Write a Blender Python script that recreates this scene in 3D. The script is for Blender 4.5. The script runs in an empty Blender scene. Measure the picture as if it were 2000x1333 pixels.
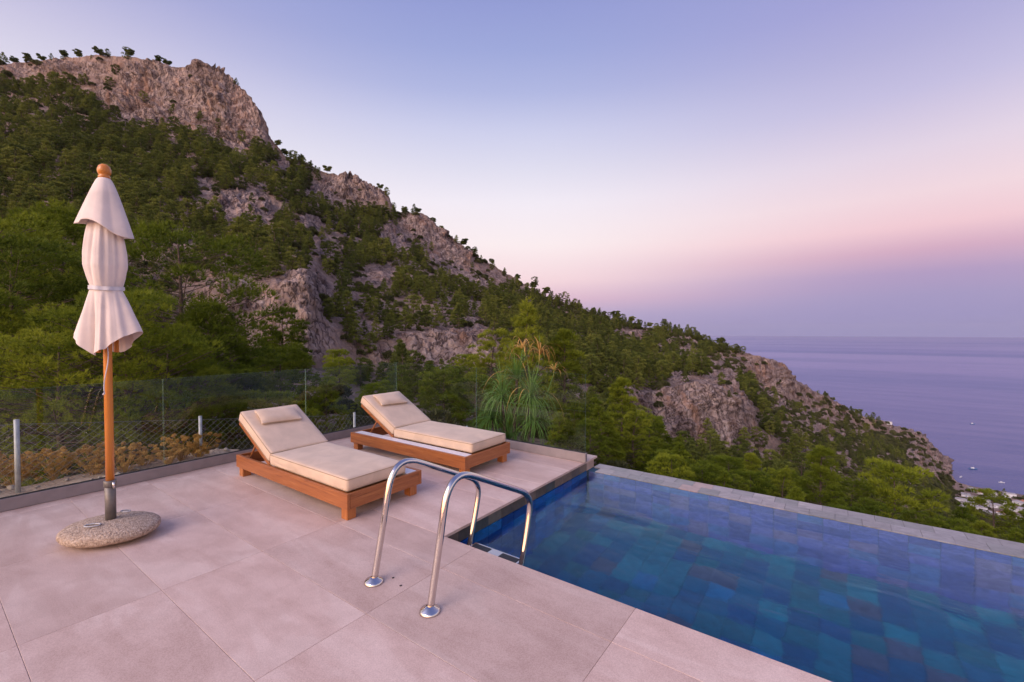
import bpy, bmesh, math, random
import numpy as np
from mathutils import Vector, Matrix, noise

# ------------------------------------------------------------------ camera, sky, sun, exposure
S = bpy.context.scene
COL = S.collection
R = math.radians
YAW, EYE, FPX, PITCH = R(35.9), 1.6, 868.0, R(1.2)
cd = bpy.data.cameras.new("camera"); cam = bpy.data.objects.new("camera", cd); COL.objects.link(cam)
cam.location = (0, 0, EYE); cam.rotation_euler = (R(90) - PITCH, 0, YAW)
cd.sensor_width = 36; cd.lens = FPX / 2000 * 36; cd.clip_start = 0.05; cd.clip_end = 60000
S.camera = cam
FW = np.array([-math.sin(YAW), math.cos(YAW)]); RT = np.array([math.cos(YAW), math.sin(YAW)])

def srgb(r, g, b, k=1.0):
    f = lambda c: (c/255/12.92 if c/255 <= .04045 else ((c/255+.055)/1.055)**2.4) * k
    return (f(r), f(g), f(b), 1)

w = bpy.data.worlds.new("World"); S.world = w; w.use_nodes = True
nt = w.node_tree; N = nt.nodes; L = nt.links; N.clear()
def nd(nt, t, **kw):
    n = nt.nodes.new(t)
    for k, v in kw.items(): setattr(n, k, v)
    return n
def mth(nt, op, a, b=None, clamp=False):
    n = nd(nt, 'ShaderNodeMath', operation=op, use_clamp=clamp)
    for i, v in enumerate((a, b)):
        if v is None: continue
        if isinstance(v, (int, float)): n.inputs[i].default_value = v
        else: nt.links.new(v, n.inputs[i])
    return n.outputs[0]
tc = nd(nt, 'ShaderNodeTexCoord')
nv = nd(nt, 'ShaderNodeVectorMath', operation='NORMALIZE'); L.new(tc.outputs['Generated'], nv.inputs[0])
sx = nd(nt, 'ShaderNodeSeparateXYZ'); L.new(nv.outputs[0], sx.inputs[0])
elev = mth(nt, 'ARCSINE', sx.outputs[2])
e01 = mth(nt, 'DIVIDE', elev, math.pi/2, True)
ANTI = YAW - R(44)                       # azimuth of the point opposite the set sun
ax, ay = -math.sin(ANTI), math.cos(ANTI)
hx = nd(nt, 'ShaderNodeCombineXYZ'); L.new(sx.outputs[0], hx.inputs[0]); L.new(sx.outputs[1], hx.inputs[1])
hn = nd(nt, 'ShaderNodeVectorMath', operation='NORMALIZE'); L.new(hx.outputs[0], hn.inputs[0])
dt = nd(nt, 'ShaderNodeVectorMath', operation='DOT_PRODUCT'); L.new(hn.outputs[0], dt.inputs[0]); dt.inputs[1].default_value = (ax, ay, 0)
ang = mth(nt, 'DIVIDE', mth(nt, 'ARCCOSINE', mth(nt, 'MINIMUM', mth(nt, 'MAXIMUM', dt.outputs['Value'], -0.9999), 0.9999)), math.pi)
def ramp(nt, fac, stops, interp='EASE'):
    n = nd(nt, 'ShaderNodeValToRGB'); cr = n.color_ramp; cr.interpolation = interp
    while len(cr.elements) < len(stops): cr.elements.new(0.5)
    for el, (p, c) in zip(cr.elements, stops):
        el.position = p; el.color = c if len(c) == 4 else (*c, 1)
    nt.links.new(fac, n.inputs[0]); return n.outputs[0]
dg = lambda lst: [(e/90, srgb(*c)) for e, c in lst]
ZEN = [(52, (124, 137, 200)), (90, (112, 126, 192))]
r1 = ramp(nt, e01, dg([(0, (153,147,193)), (3.5, (167,155,196)), (5.6, (180,158,196)), (7.8, (214,174,197)), (10, (243,204,213)), (13, (243,217,225)), (17, (228,213,230)), (22, (198,192,226)), (26, (180,177,219)), (30.5, (164,163,215))] + ZEN), 'LINEAR')
r2 = ramp(nt, e01, dg([(0, (164,154,195)), (2.3, (190,172,203)), (4.2, (226,190,208)), (6.5, (249,219,224)), (11, (253,239,241)), (16, (244,237,247)), (20, (225,223,241)), (24, (206,208,237)), (28, (178,185,227)), (32, (160,170,220)), (37, (146,155,212))] + ZEN), 'LINEAR')
r3 = ramp(nt, e01, dg([(0, (238,205,200)), (6, (248,225,218)), (14, (250,240,242)), (20, (231,226,240)), (26, (202,198,227)), (31, (172,172,216)), (37, (150,158,212))] + ZEN), 'LINEAR')
r4 = ramp(nt, e01, dg([(0, (255,176,120)), (6, (255,200,150)), (14, (255,222,190)), (24, (245,226,220)), (36, (205,200,225)), (52, (160,165,210)), (90, (112,126,192))]), 'LINEAR')
def sm(a, b):
    n = nd(nt, 'ShaderNodeMapRange', interpolation_type='SMOOTHSTEP'); L.new(ang, n.inputs[0])
    n.inputs[1].default_value = a/180; n.inputs[2].default_value = b/180; return n.outputs[0]
def mixc(nt, f, a, b, bt='MIX'):
    n = nd(nt, 'ShaderNodeMix', data_type='RGBA', blend_type=bt)
    for i, v in ((0, f), (6, a), (7, b)):
        if isinstance(v, (int, float)): n.inputs[i].default_value = v
        elif isinstance(v, tuple): n.inputs[i].default_value = v if len(v) == 4 else (*v, 1)
        else: nt.links.new(v, n.inputs[i])
    return n.outputs[2]
c = mixc(nt, sm(0, 44), r1, r2); c = mixc(nt, sm(50, 95), c, r3); c = mixc(nt, sm(95, 150), c, r4)
glow = mth(nt, 'MULTIPLY', sm(95, 175), ramp(nt, e01, [(0, (1,1,1)), (.35, (.45,.45,.45)), (.8, (0,0,0))]))
stg = mth(nt, 'ADD', mth(nt, 'MULTIPLY', glow, 4.6), 1.0)
bg = nd(nt, 'ShaderNodeBackground'); L.new(c, bg.inputs[0]); L.new(stg, bg.inputs[1])
wo = nd(nt, 'ShaderNodeOutputWorld'); L.new(bg.outputs[0], wo.inputs[0])
w.cycles.sampling_method = 'MANUAL'; w.cycles.sample_map_resolution = 512

sl = bpy.data.lights.new("sun", 'SUN'); sun = bpy.data.objects.new("sun", sl); COL.objects.link(sun)
sl.energy = 1.8; sl.angle = R(36); sl.color = (1.0, .80, .74)     # afterglow: broad and soft, from behind the camera
sd = Vector((-ax*math.cos(R(32)), -ay*math.cos(R(32)), math.sin(R(32))))
sun.rotation_euler = sd.to_track_quat('Z', 'Y').to_euler()
S.view_settings.view_transform = 'Standard'; S.view_settings.look = 'None'
S.view_settings.exposure = 0.0; S.view_settings.gamma = 1; S.view_settings.use_curve_mapping = False
S.cycles.max_bounces = 8; S.cycles.diffuse_bounces = 3; S.cycles.glossy_bounces = 3; S.cycles.transparent_max_bounces = 12
S.cycles.caustics_reflective = False; S.cycles.caustics_refractive = True; S.cycles.blur_glossy = 1.0
S.cycles.use_denoising = True

rng = np.random.default_rng(7); random.seed(7)

# ------------------------------------------------------------------ helpers
def link(o, parent=None):
    COL.objects.link(o)
    if parent is not None: o.parent = parent
    return o
def tag(o, label=None, cat=None, group=None, kind=None):
    for k, v in (('label', label), ('category', cat), ('group', group), ('kind', kind)):
        if v: o[k] = v
    return o
def empty(name, loc=(0,0,0), rz=0):
    o = bpy.data.objects.new(name, None); o.location = loc; o.rotation_euler = (0,0,rz); o.empty_display_size = .2
    return link(o)
def mesh_from(name, verts, faces, mat=None, smooth=False):
    me = bpy.data.meshes.new(name); me.from_pydata([tuple(v) for v in verts], [], [tuple(f) for f in faces])
    if mat: me.materials.append(mat)
    if smooth: me.polygons.foreach_set('use_smooth', [True]*len(me.polygons))
    me.update(); return me
def fast_mesh(name, V, F, mat=None, smooth=False):
    V = np.asarray(V, np.float32); F = np.asarray(F, np.int32); k = F.shape[1]
    me = bpy.data.meshes.new(name); me.vertices.add(len(V)); me.vertices.foreach_set('co', V.ravel())
    me.loops.add(F.size); me.loops.foreach_set('vertex_index', F.ravel())
    me.polygons.add(len(F)); me.polygons.foreach_set('loop_start', np.arange(0, F.size, k, dtype=np.int32))
    me.polygons.foreach_set('loop_total', np.full(len(F), k, np.int32))
    if smooth: me.polygons.foreach_set('use_smooth', np.ones(len(F), bool))
    if mat: me.materials.append(mat)
    me.update(calc_edges=True); return me
class MB:
    def __init__(s): s.v = []; s.f = []; s.sm = []
    def add(s, v, f, smooth=False):
        o = len(s.v); s.v += [tuple(p) for p in v]; s.f += [tuple(i+o for i in q) for q in f]; s.sm += [smooth]*len(f); return s
    def box(s, a, b, bev=0.0, M=None):
        (x0,y0,z0), (x1,y1,z1) = a, b
        if bev <= 0:
            v = [(x0,y0,z0),(x1,y0,z0),(x1,y1,z0),(x0,y1,z0),(x0,y0,z1),(x1,y0,z1),(x1,y1,z1),(x0,y1,z1)]
            f = [(0,3,2,1),(4,5,6,7),(0,1,5,4),(1,2,6,5),(2,3,7,6),(3,0,4,7)]
        else:
            bm = bmesh.new(); bmesh.ops.create_cube(bm, size=1)
            for q in bm.verts: q.co = Vector(((x0+x1)/2+q.co.x*(x1-x0), (y0+y1)/2+q.co.y*(y1-y0), (z0+z1)/2+q.co.z*(z1-z0)))
            bmesh.ops.bevel(bm, geom=bm.edges[:], offset=bev, segments=1, affect='EDGES')
            bm.verts.ensure_lookup_table(); v = [tuple(q.co) for q in bm.verts]; f = [tuple(x.index for x in p.verts) for p in bm.faces]; bm.free()
        if M is not None: v = [tuple(M @ Vector(p)) for p in v]
        return s.add(v, f)
    def tube(s, pts, r, n=10, cap=True):
        pts = [Vector(p) for p in pts]; rs = r if hasattr(r, '__len__') else [r]*len(pts)
        v = []; up = Vector((0,0,1)); T0 = (pts[1]-pts[0]).normalized()
        if abs(T0.dot(up)) > .95: up = Vector((1,0,0))
        A = T0.cross(up).normalized()
        for i, p in enumerate(pts):
            T = (pts[min(i+1, len(pts)-1)] - pts[max(i-1, 0)]).normalized()
            A = (A - T*A.dot(T)).normalized(); B = T.cross(A)
            for k in range(n):
                t = 2*math.pi*k/n; v.append(p + (A*math.cos(t) + B*math.sin(t))*rs[i])
        f = [(i*n+k, i*n+(k+1)%n, (i+1)*n+(k+1)%n, (i+1)*n+k) for i in range(len(pts)-1) for k in range(n)]
        if cap: f += [tuple(range(n-1, -1, -1)), tuple(range((len(pts)-1)*n, len(pts)*n))]
        return s.add(v, f, True)
    def lathe(s, prof, n=32, c=(0,0,0)):
        v = [(c[0]+r*math.cos(2*math.pi*k/n), c[1]+r*math.sin(2*math.pi*k/n), c[2]+z) for r, z in prof for k in range(n)]
        f = [(i*n+k, i*n+(k+1)%n, (i+1)*n+(k+1)%n, (i+1)*n+k) for i in range(len(prof)-1) for k in range(n)]
        f += [tuple(range(n-1, -1, -1)), tuple(range((len(prof)-1)*n, len(prof)*n))]
        return s.add(v, f, True)
    def build(s, name, mat, parent=None, loc=None):
        me = bpy.data.meshes.new(name); me.from_pydata(s.v, [], s.f)
        me.polygons.foreach_set('use_smooth', s.sm)
        if mat: me.materials.append(mat)
        me.update(); o = bpy.data.objects.new(name, me)
        if loc: o.location = loc
        return link(o, parent)
def rounded(hx, hy, hz, r, nx, ny, nz, fn=None):
    """box of half sizes with round edges and a dense grid; fn moves each vertex"""
    bm = bmesh.new(); idx = {}
    def vert(i, j, k):
        if (i,j,k) not in idx:
            p = Vector((hx*(2*i/nx-1), hy*(2*j/ny-1), hz*(2*k/nz-1)))
            q = Vector((max(-hx+r, min(hx-r, p.x)), max(-hy+r, min(hy-r, p.y)), max(-hz+r, min(hz-r, p.z))))
            d = p-q
            if d.length > 1e-9: p = q + d.normalized()*r
            idx[(i,j,k)] = bm.verts.new(fn(p) if fn else p)
        return idx[(i,j,k)]
    for i in range(nx):
        for j in range(ny):
            bm.faces.new([vert(i,j,0), vert(i,j+1,0), vert(i+1,j+1,0), vert(i+1,j,0)])
            bm.faces.new([vert(i,j,nz), vert(i+1,j,nz), vert(i+1,j+1,nz), vert(i,j+1,nz)])
    for i in range(nx):
        for k in range(nz):
            bm.faces.new([vert(i,0,k), vert(i+1,0,k), vert(i+1,0,k+1), vert(i,0,k+1)])
            bm.faces.new([vert(i,ny,k), vert(i,ny,k+1), vert(i+1,ny,k+1), vert(i+1,ny,k)])
    for j in range(ny):
        for k in range(nz):
            bm.faces.new([vert(0,j,k), vert(0,j,k+1), vert(0,j+1,k+1), vert(0,j+1,k)])
            bm.faces.new([vert(nx,j,k), vert(nx,j+1,k), vert(nx,j+1,k+1), vert(nx,j,k+1)])
    me = bpy.data.meshes.new('m'); bm.to_mesh(me); bm.free()
    me.polygons.foreach_set('use_smooth', [True]*len(me.polygons)); return me

# ------------------------------------------------------------------ materials
def mat(name):
    m = bpy.data.materials.new(name); m.use_nodes = True
    nt = m.node_tree; b = nt.nodes['Principled BSDF']; return m, nt, b
def coord(nt, kind='Object', scale=(1,1,1), randomize=0.0):
    t = nd(nt, 'ShaderNodeTexCoord'); mp = nd(nt, 'ShaderNodeMapping'); nt.links.new(t.outputs[kind], mp.inputs[0])
    mp.inputs['Scale'].default_value = scale
    if randomize:
        oi = nd(nt, 'ShaderNodeObjectInfo'); nt.links.new(mth(nt, 'MULTIPLY', oi.outputs['Random'], randomize), mp.inputs['Location'])
    return mp.outputs[0]
def noi(nt, vec, scale, detail=4, rough=.55, dist=0):
    n = nd(nt, 'ShaderNodeTexNoise'); nt.links.new(vec, n.inputs['Vector'])
    n.inputs['Scale'].default_value = scale; n.inputs['Detail'].default_value = detail
    n.inputs['Roughness'].default_value = rough; n.inputs['Distortion'].default_value = dist
    return n.outputs[0]
def bump(nt, b, h, strength=.3, dist=.01):
    n = nd(nt, 'ShaderNodeBump'); n.inputs['Strength'].default_value = strength; n.inputs['Distance'].default_value = dist
    nt.links.new(h, n.inputs['Height']); nt.links.new(n.outputs[0], b.inputs['Normal']); return n
def plain(name, col, rough=.6, metal=0, var=.12, scale=8, bmp=0, bs=200, bd=.001):
    m, nt, b = mat(name); v = coord(nt)
    n = noi(nt, v, scale, 5)
    dark = tuple(x*(1-var) for x in col); lite = tuple(min(1, x*(1+var)) for x in col)
    nt.links.new(ramp(nt, n, [(.3, dark), (.7, lite)]), b.inputs['Base Color'])
    b.inputs['Roughness'].default_value = rough; b.inputs['Metallic'].default_value = metal
    if bmp: bump(nt, b, noi(nt, v, bs, 3), bmp, bd)
    return m

def m_stone_tile():
    m, nt, b = mat('stone_tile'); v = coord(nt, 'Object', (1,1,1), 37.0)
    oi = nd(nt, 'ShaderNodeObjectInfo')
    v2 = coord(nt, 'Object', (.7,2.6,1), 37.0)
    cloud = noi(nt, v2, 1.6, 6, .6, .6); veins = noi(nt, v, 5, 8, .7, .3); speck = noi(nt, v, 160, 2, .7)
    c1 = ramp(nt, cloud, [(.36, (.51,.36,.30)), (.50, (.60,.445,.38)), (.62, (.69,.545,.475))])
    c2 = mixc(nt, .35, c1, ramp(nt, veins, [(.35, (.43,.285,.24)), (.65, (.66,.485,.43))]))
    c3 = mixc(nt, .22, c2, ramp(nt, speck, [(.38, (.28,.18,.145)), (.5, (.56,.40,.35)), (.64, (.76,.59,.52))]))
    br = mth(nt, 'ADD', mth(nt, 'MULTIPLY', oi.outputs['Random'], .16), .91)
    vm = nd(nt, 'ShaderNodeVectorMath', operation='SCALE'); nt.links.new(c3, vm.inputs[0]); nt.links.new(br, vm.inputs['Scale'])
    nt.links.new(vm.outputs[0], b.inputs['Base Color'])
    nt.links.new(ramp(nt, veins, [(.3, (.48,)*3), (.7, (.62,)*3)]), b.inputs['Roughness'])
    b.inputs['Specular IOR Level'].default_value = .35
    bump(nt, b, noi(nt, v, 120, 4), .25, .0015); return m
def m_pool_tile(name, stops, rough=.35):
    m, nt, b = mat(name); v = coord(nt, 'Object', (1,2.2,1), 53.0); oi = nd(nt, 'ShaderNodeObjectInfo')
    base = ramp(nt, oi.outputs['Random'], stops, 'CONSTANT')
    n = noi(nt, v, 9, 6, .7, 1.2)
    c = mixc(nt, 1.0, base, ramp(nt, n, [(.3, (.72,.72,.72)), (.68, (1.2,1.2,1.2))]), 'MULTIPLY')
    nt.links.new(c, b.inputs['Base Color']); b.inputs['Roughness'].default_value = rough
    bump(nt, b, n, .3, .003); return m
def m_wood(name='teak', cols=((.13,.035,.009),(.30,.10,.03),(.40,.155,.05)), sc=(1.2,22,22), rough=.38):
    m, nt, b = mat(name); v = coord(nt, 'Object', sc, 11.0)
    n = noi(nt, v, 2.0, 6, .65, .8); n2 = noi(nt, v, 9, 4, .7)
    f = mth(nt, 'ADD', mth(nt, 'MULTIPLY', n, .75), mth(nt, 'MULTIPLY', n2, .25))
    nt.links.new(ramp(nt, f, [(.3, cols[0]), (.5, cols[1]), (.68, cols[2])]), b.inputs['Base Color'])
    b.inputs['Roughness'].default_value = rough; bump(nt, b, n2, .25, .001); return m
def m_fabric(name, col, rough=.85, wrinkle=.4):
    m, nt, b = mat(name); v = coord(nt)
    wv = noi(nt, v, 900, 1); lo = noi(nt, v, 5, 4, .55, .4)
    nt.links.new(ramp(nt, lo, [(.3, tuple(x*.9 for x in col)), (.7, tuple(min(1, x*1.06) for x in col))]), b.inputs['Base Color'])
    b.inputs['Roughness'].default_value = rough; b.inputs['Sheen Weight'].default_value = .15
    f = mth(nt, 'ADD', mth(nt, 'MULTIPLY', wv, .04), lo)
    bump(nt, b, f, wrinkle, .02); return m
def m_glass():
    m = bpy.data.materials.new('railing_glass'); m.use_nodes = True; nt = m.node_tree; nt.nodes.clear()
    o = nd(nt, 'ShaderNodeOutputMaterial'); mx = nd(nt, 'ShaderNodeMixShader'); tr = nd(nt, 'ShaderNodeBsdfTransparent'); gl = nd(nt, 'ShaderNodeBsdfGlossy')
    fr0 = nd(nt, 'ShaderNodeFresnel'); fr0.inputs[0].default_value = 1.45; ge = nd(nt, 'ShaderNodeNewGeometry')
    frv = mth(nt, 'MULTIPLY', fr0.outputs[0], mth(nt, 'SUBTRACT', 1.0, ge.outputs['Backfacing']))
    tr.inputs[0].default_value = (.90,.94,.92,1); gl.inputs[0].default_value = (.9,.95,.95,1); gl.inputs['Roughness'].default_value = .01
    nt.links.new(frv, mx.inputs[0]); nt.links.new(tr.outputs[0], mx.inputs[1]); nt.links.new(gl.outputs[0], mx.inputs[2]); nt.links.new(mx.outputs[0], o.inputs[0]); return m
def m_water():
    m = bpy.data.materials.new('pool_water'); m.use_nodes = True; nt = m.node_tree; nt.nodes.clear()
    o = nd(nt, 'ShaderNodeOutputMaterial'); g_ = nd(nt, 'ShaderNodeBsdfGlass')
    v = coord(nt, 'Object', (1,1.7,1)); n1 = noi(nt, v, 1.3, 3, .5, .5); n2 = noi(nt, v, 7, 4, .6, .8)
    h = mth(nt, 'ADD', n1, mth(nt, 'MULTIPLY', n2, .12))
    bp = nd(nt, 'ShaderNodeBump'); bp.inputs['Strength'].default_value = .6; bp.inputs['Distance'].default_value = .026; nt.links.new(h, bp.inputs['Height'])
    nt.links.new(bp.outputs[0], g_.inputs['Normal']); g_.inputs['IOR'].default_value = 1.33; g_.inputs['Roughness'].default_value = .105
    g_.inputs['Color'].default_value = (.70,.88,.98,1); nt.links.new(g_.outputs[0], o.inputs[0]); return m
def m_sea():
    m = bpy.data.materials.new('sea_water'); m.use_nodes = True; nt = m.node_tree; nt.nodes.clear()
    o = nd(nt, 'ShaderNodeOutputMaterial'); v = coord(nt, 'Object', (1,1,1))
    def st(sc, det, dist=.6, tilt=0.0):
        mp = nd(nt, 'ShaderNodeMapping'); mp.inputs['Rotation'].default_value = (0,0,-YAW+tilt); mp.inputs['Scale'].default_value = sc; nt.links.new(v, mp.inputs[0]); return noi(nt, mp.outputs[0], 1, det, .55, dist)
    band = st((.00016,.0007,1), 3, 1.0, .10); fine = st((.004,.02,1), 5, .5)
    f = mth(nt, 'ADD', mth(nt, 'MULTIPLY', band, .7), mth(nt, 'MULTIPLY', fine, .3))
    df = nd(nt, 'ShaderNodeBsdfDiffuse'); nt.links.new(ramp(nt, f, [(.36, (.045,.055,.16)), (.5, (.070,.070,.18)), (.64, (.105,.095,.205))]), df.inputs[0])
    gl = nd(nt, 'ShaderNodeBsdfGlossy'); gl.inputs['Roughness'].default_value = .24
    nt.links.new(ramp(nt, f, [(.36, (.52,.58,.82)), (.60, (.68,.70,.92))]), gl.inputs[0])
    bp = nd(nt, 'ShaderNodeBump'); bp.inputs['Strength'].default_value = .4; bp.inputs['Distance'].default_value = 1.2; nt.links.new(st((.05,.16,1), 5), bp.inputs['Height'])
    fr = nd(nt, 'ShaderNodeFresnel'); fr.inputs[0].default_value = 1.33; nt.links.new(bp.outputs[0], fr.inputs['Normal']); nt.links.new(bp.outputs[0], gl.inputs['Normal'])
    fac = mth(nt, 'MINIMUM', mth(nt, 'ADD', mth(nt, 'MULTIPLY', fr.outputs[0], .9), .08), .66)
    mx = nd(nt, 'ShaderNodeMixShader'); nt.links.new(fac, mx.inputs[0]); nt.links.new(df.outputs[0], mx.inputs[1]); nt.links.new(gl.outputs[0], mx.inputs[2]); nt.links.new(mx.outputs[0], o.inputs[0]); return m
def m_terrain():
    m, nt, b = mat('mountain_ground'); t = nd(nt, 'ShaderNodeTexCoord'); v = t.outputs['Object']
    at = nd(nt, 'ShaderNodeAttribute', attribute_name='rock'); ds = nd(nt, 'ShaderNodeAttribute', attribute_name='inv')
    vs = nd(nt, 'ShaderNodeVectorMath', operation='SCALE'); nt.links.new(v, vs.inputs[0]); vs.inputs['Scale'].default_value = .05
    q = vs.outputs[0]
    mp = nd(nt, 'ShaderNodeMapping'); mp.inputs['Scale'].default_value = (1,1,.45); nt.links.new(q, mp.inputs[0])
    n1 = noi(nt, mp.outputs[0], 1.6, 12, .68, .4); n2 = noi(nt, mp.outputs[0], 9, 8, .7, .3); n3 = noi(nt, q, .5, 4, .5, 0)
    vo = nd(nt, 'ShaderNodeTexVoronoi', feature='DISTANCE_TO_EDGE'); vo.inputs['Scale'].default_value = 5.5; dw = nd(nt, 'ShaderNodeVectorMath', operation='ADD'); nz = nd(nt, 'ShaderNodeTexNoise'); nz.inputs['Scale'].default_value = 3; nz.inputs['Detail'].default_value = 5; nt.links.new(mp.outputs[0], nz.inputs['Vector']); nt.links.new(mp.outputs[0], dw.inputs[0]); nt.links.new(nz.outputs['Color'], dw.inputs[1]); nt.links.new(dw.outputs[0], vo.inputs['Vector'])
    crack = ramp(nt, vo.outputs['Distance'], [(0, (.30,.28,.28)), (.05, (.75,.74,.74)), (.12, (1,1,1))])
    rock = ramp(nt, n2, [(.30, (.085,.060,.055)), (.39, (.25,.185,.168)), (.52, (.39,.295,.265)), (.68, (.52,.425,.385))])
    rock = mixc(nt, 1.0, rock, crack, 'MULTIPLY')
    rock = mixc(nt, ramp(nt, n1, [(.50, (0,0,0)), (.66, (.6,.6,.6))]), rock, (.34,.185,.12))
    soil = ramp(nt, n2, [(.3, (.22,.145,.12)), (.5, (.42,.295,.25)), (.7, (.56,.44,.39))])
    duff = ramp(nt, n1, [(.35, (.09,.08,.045)), (.6, (.28,.19,.15))])
    soil = mixc(nt, ramp(nt, n3, [(.40, (.6,.6,.6)), (.58, (.05,.05,.05))]), soil, duff)
    mq = nd(nt, 'ShaderNodeMapping'); mq.inputs['Scale'].default_value = (2.2,2.2,.35); nt.links.new(q, mq.inputs[0])
    rock = mixc(nt, 1.0, rock, ramp(nt, noi(nt, mq.outputs[0], 1.1, 5, .6, .5), [(.36, (.62,.60,.62)), (.52, (1,1,1)), (.68, (1.28,1.22,1.16))]), 'MULTIPLY')
    c = mixc(nt, at.outputs['Fac'], soil, rock)
    nt.links.new(c, b.inputs['Base Color']); b.inputs['Roughness'].default_value = .95; b.inputs['Specular IOR Level'].default_value = .1
    bump(nt, b, mth(nt, 'ADD', mth(nt, 'ADD', n1, mth(nt, 'MULTIPLY', n2, .8)), mth(nt, 'MULTIPLY', crack, .25)), 1.0, 2.6); return m
def m_leaf(name, cols, trans=.3, rough=.6):
    m, nt, b = mat(name); oi = nd(nt, 'ShaderNodeObjectInfo'); v = coord(nt)
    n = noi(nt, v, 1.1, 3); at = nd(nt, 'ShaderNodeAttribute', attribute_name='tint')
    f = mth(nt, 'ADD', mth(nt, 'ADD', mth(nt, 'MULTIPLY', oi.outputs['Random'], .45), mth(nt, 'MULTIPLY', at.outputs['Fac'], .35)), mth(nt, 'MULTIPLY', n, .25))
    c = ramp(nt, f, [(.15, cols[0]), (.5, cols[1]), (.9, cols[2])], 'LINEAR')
    nt.links.new(c, b.inputs['Base Color']); b.inputs['Roughness'].default_value = rough; b.inputs['Specular IOR Level'].default_value = .15
    o = nt.nodes['Material Output']; tl = nd(nt, 'ShaderNodeBsdfTranslucent'); nt.links.new(c, tl.inputs[0])
    mx = nd(nt, 'ShaderNodeMixShader'); mx.inputs[0].default_value = trans
    nt.links.new(b.outputs[0], mx.inputs[1]); nt.links.new(tl.outputs[0], mx.inputs[2]); nt.links.new(mx.outputs[0], o.inputs[0]); return m

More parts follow.
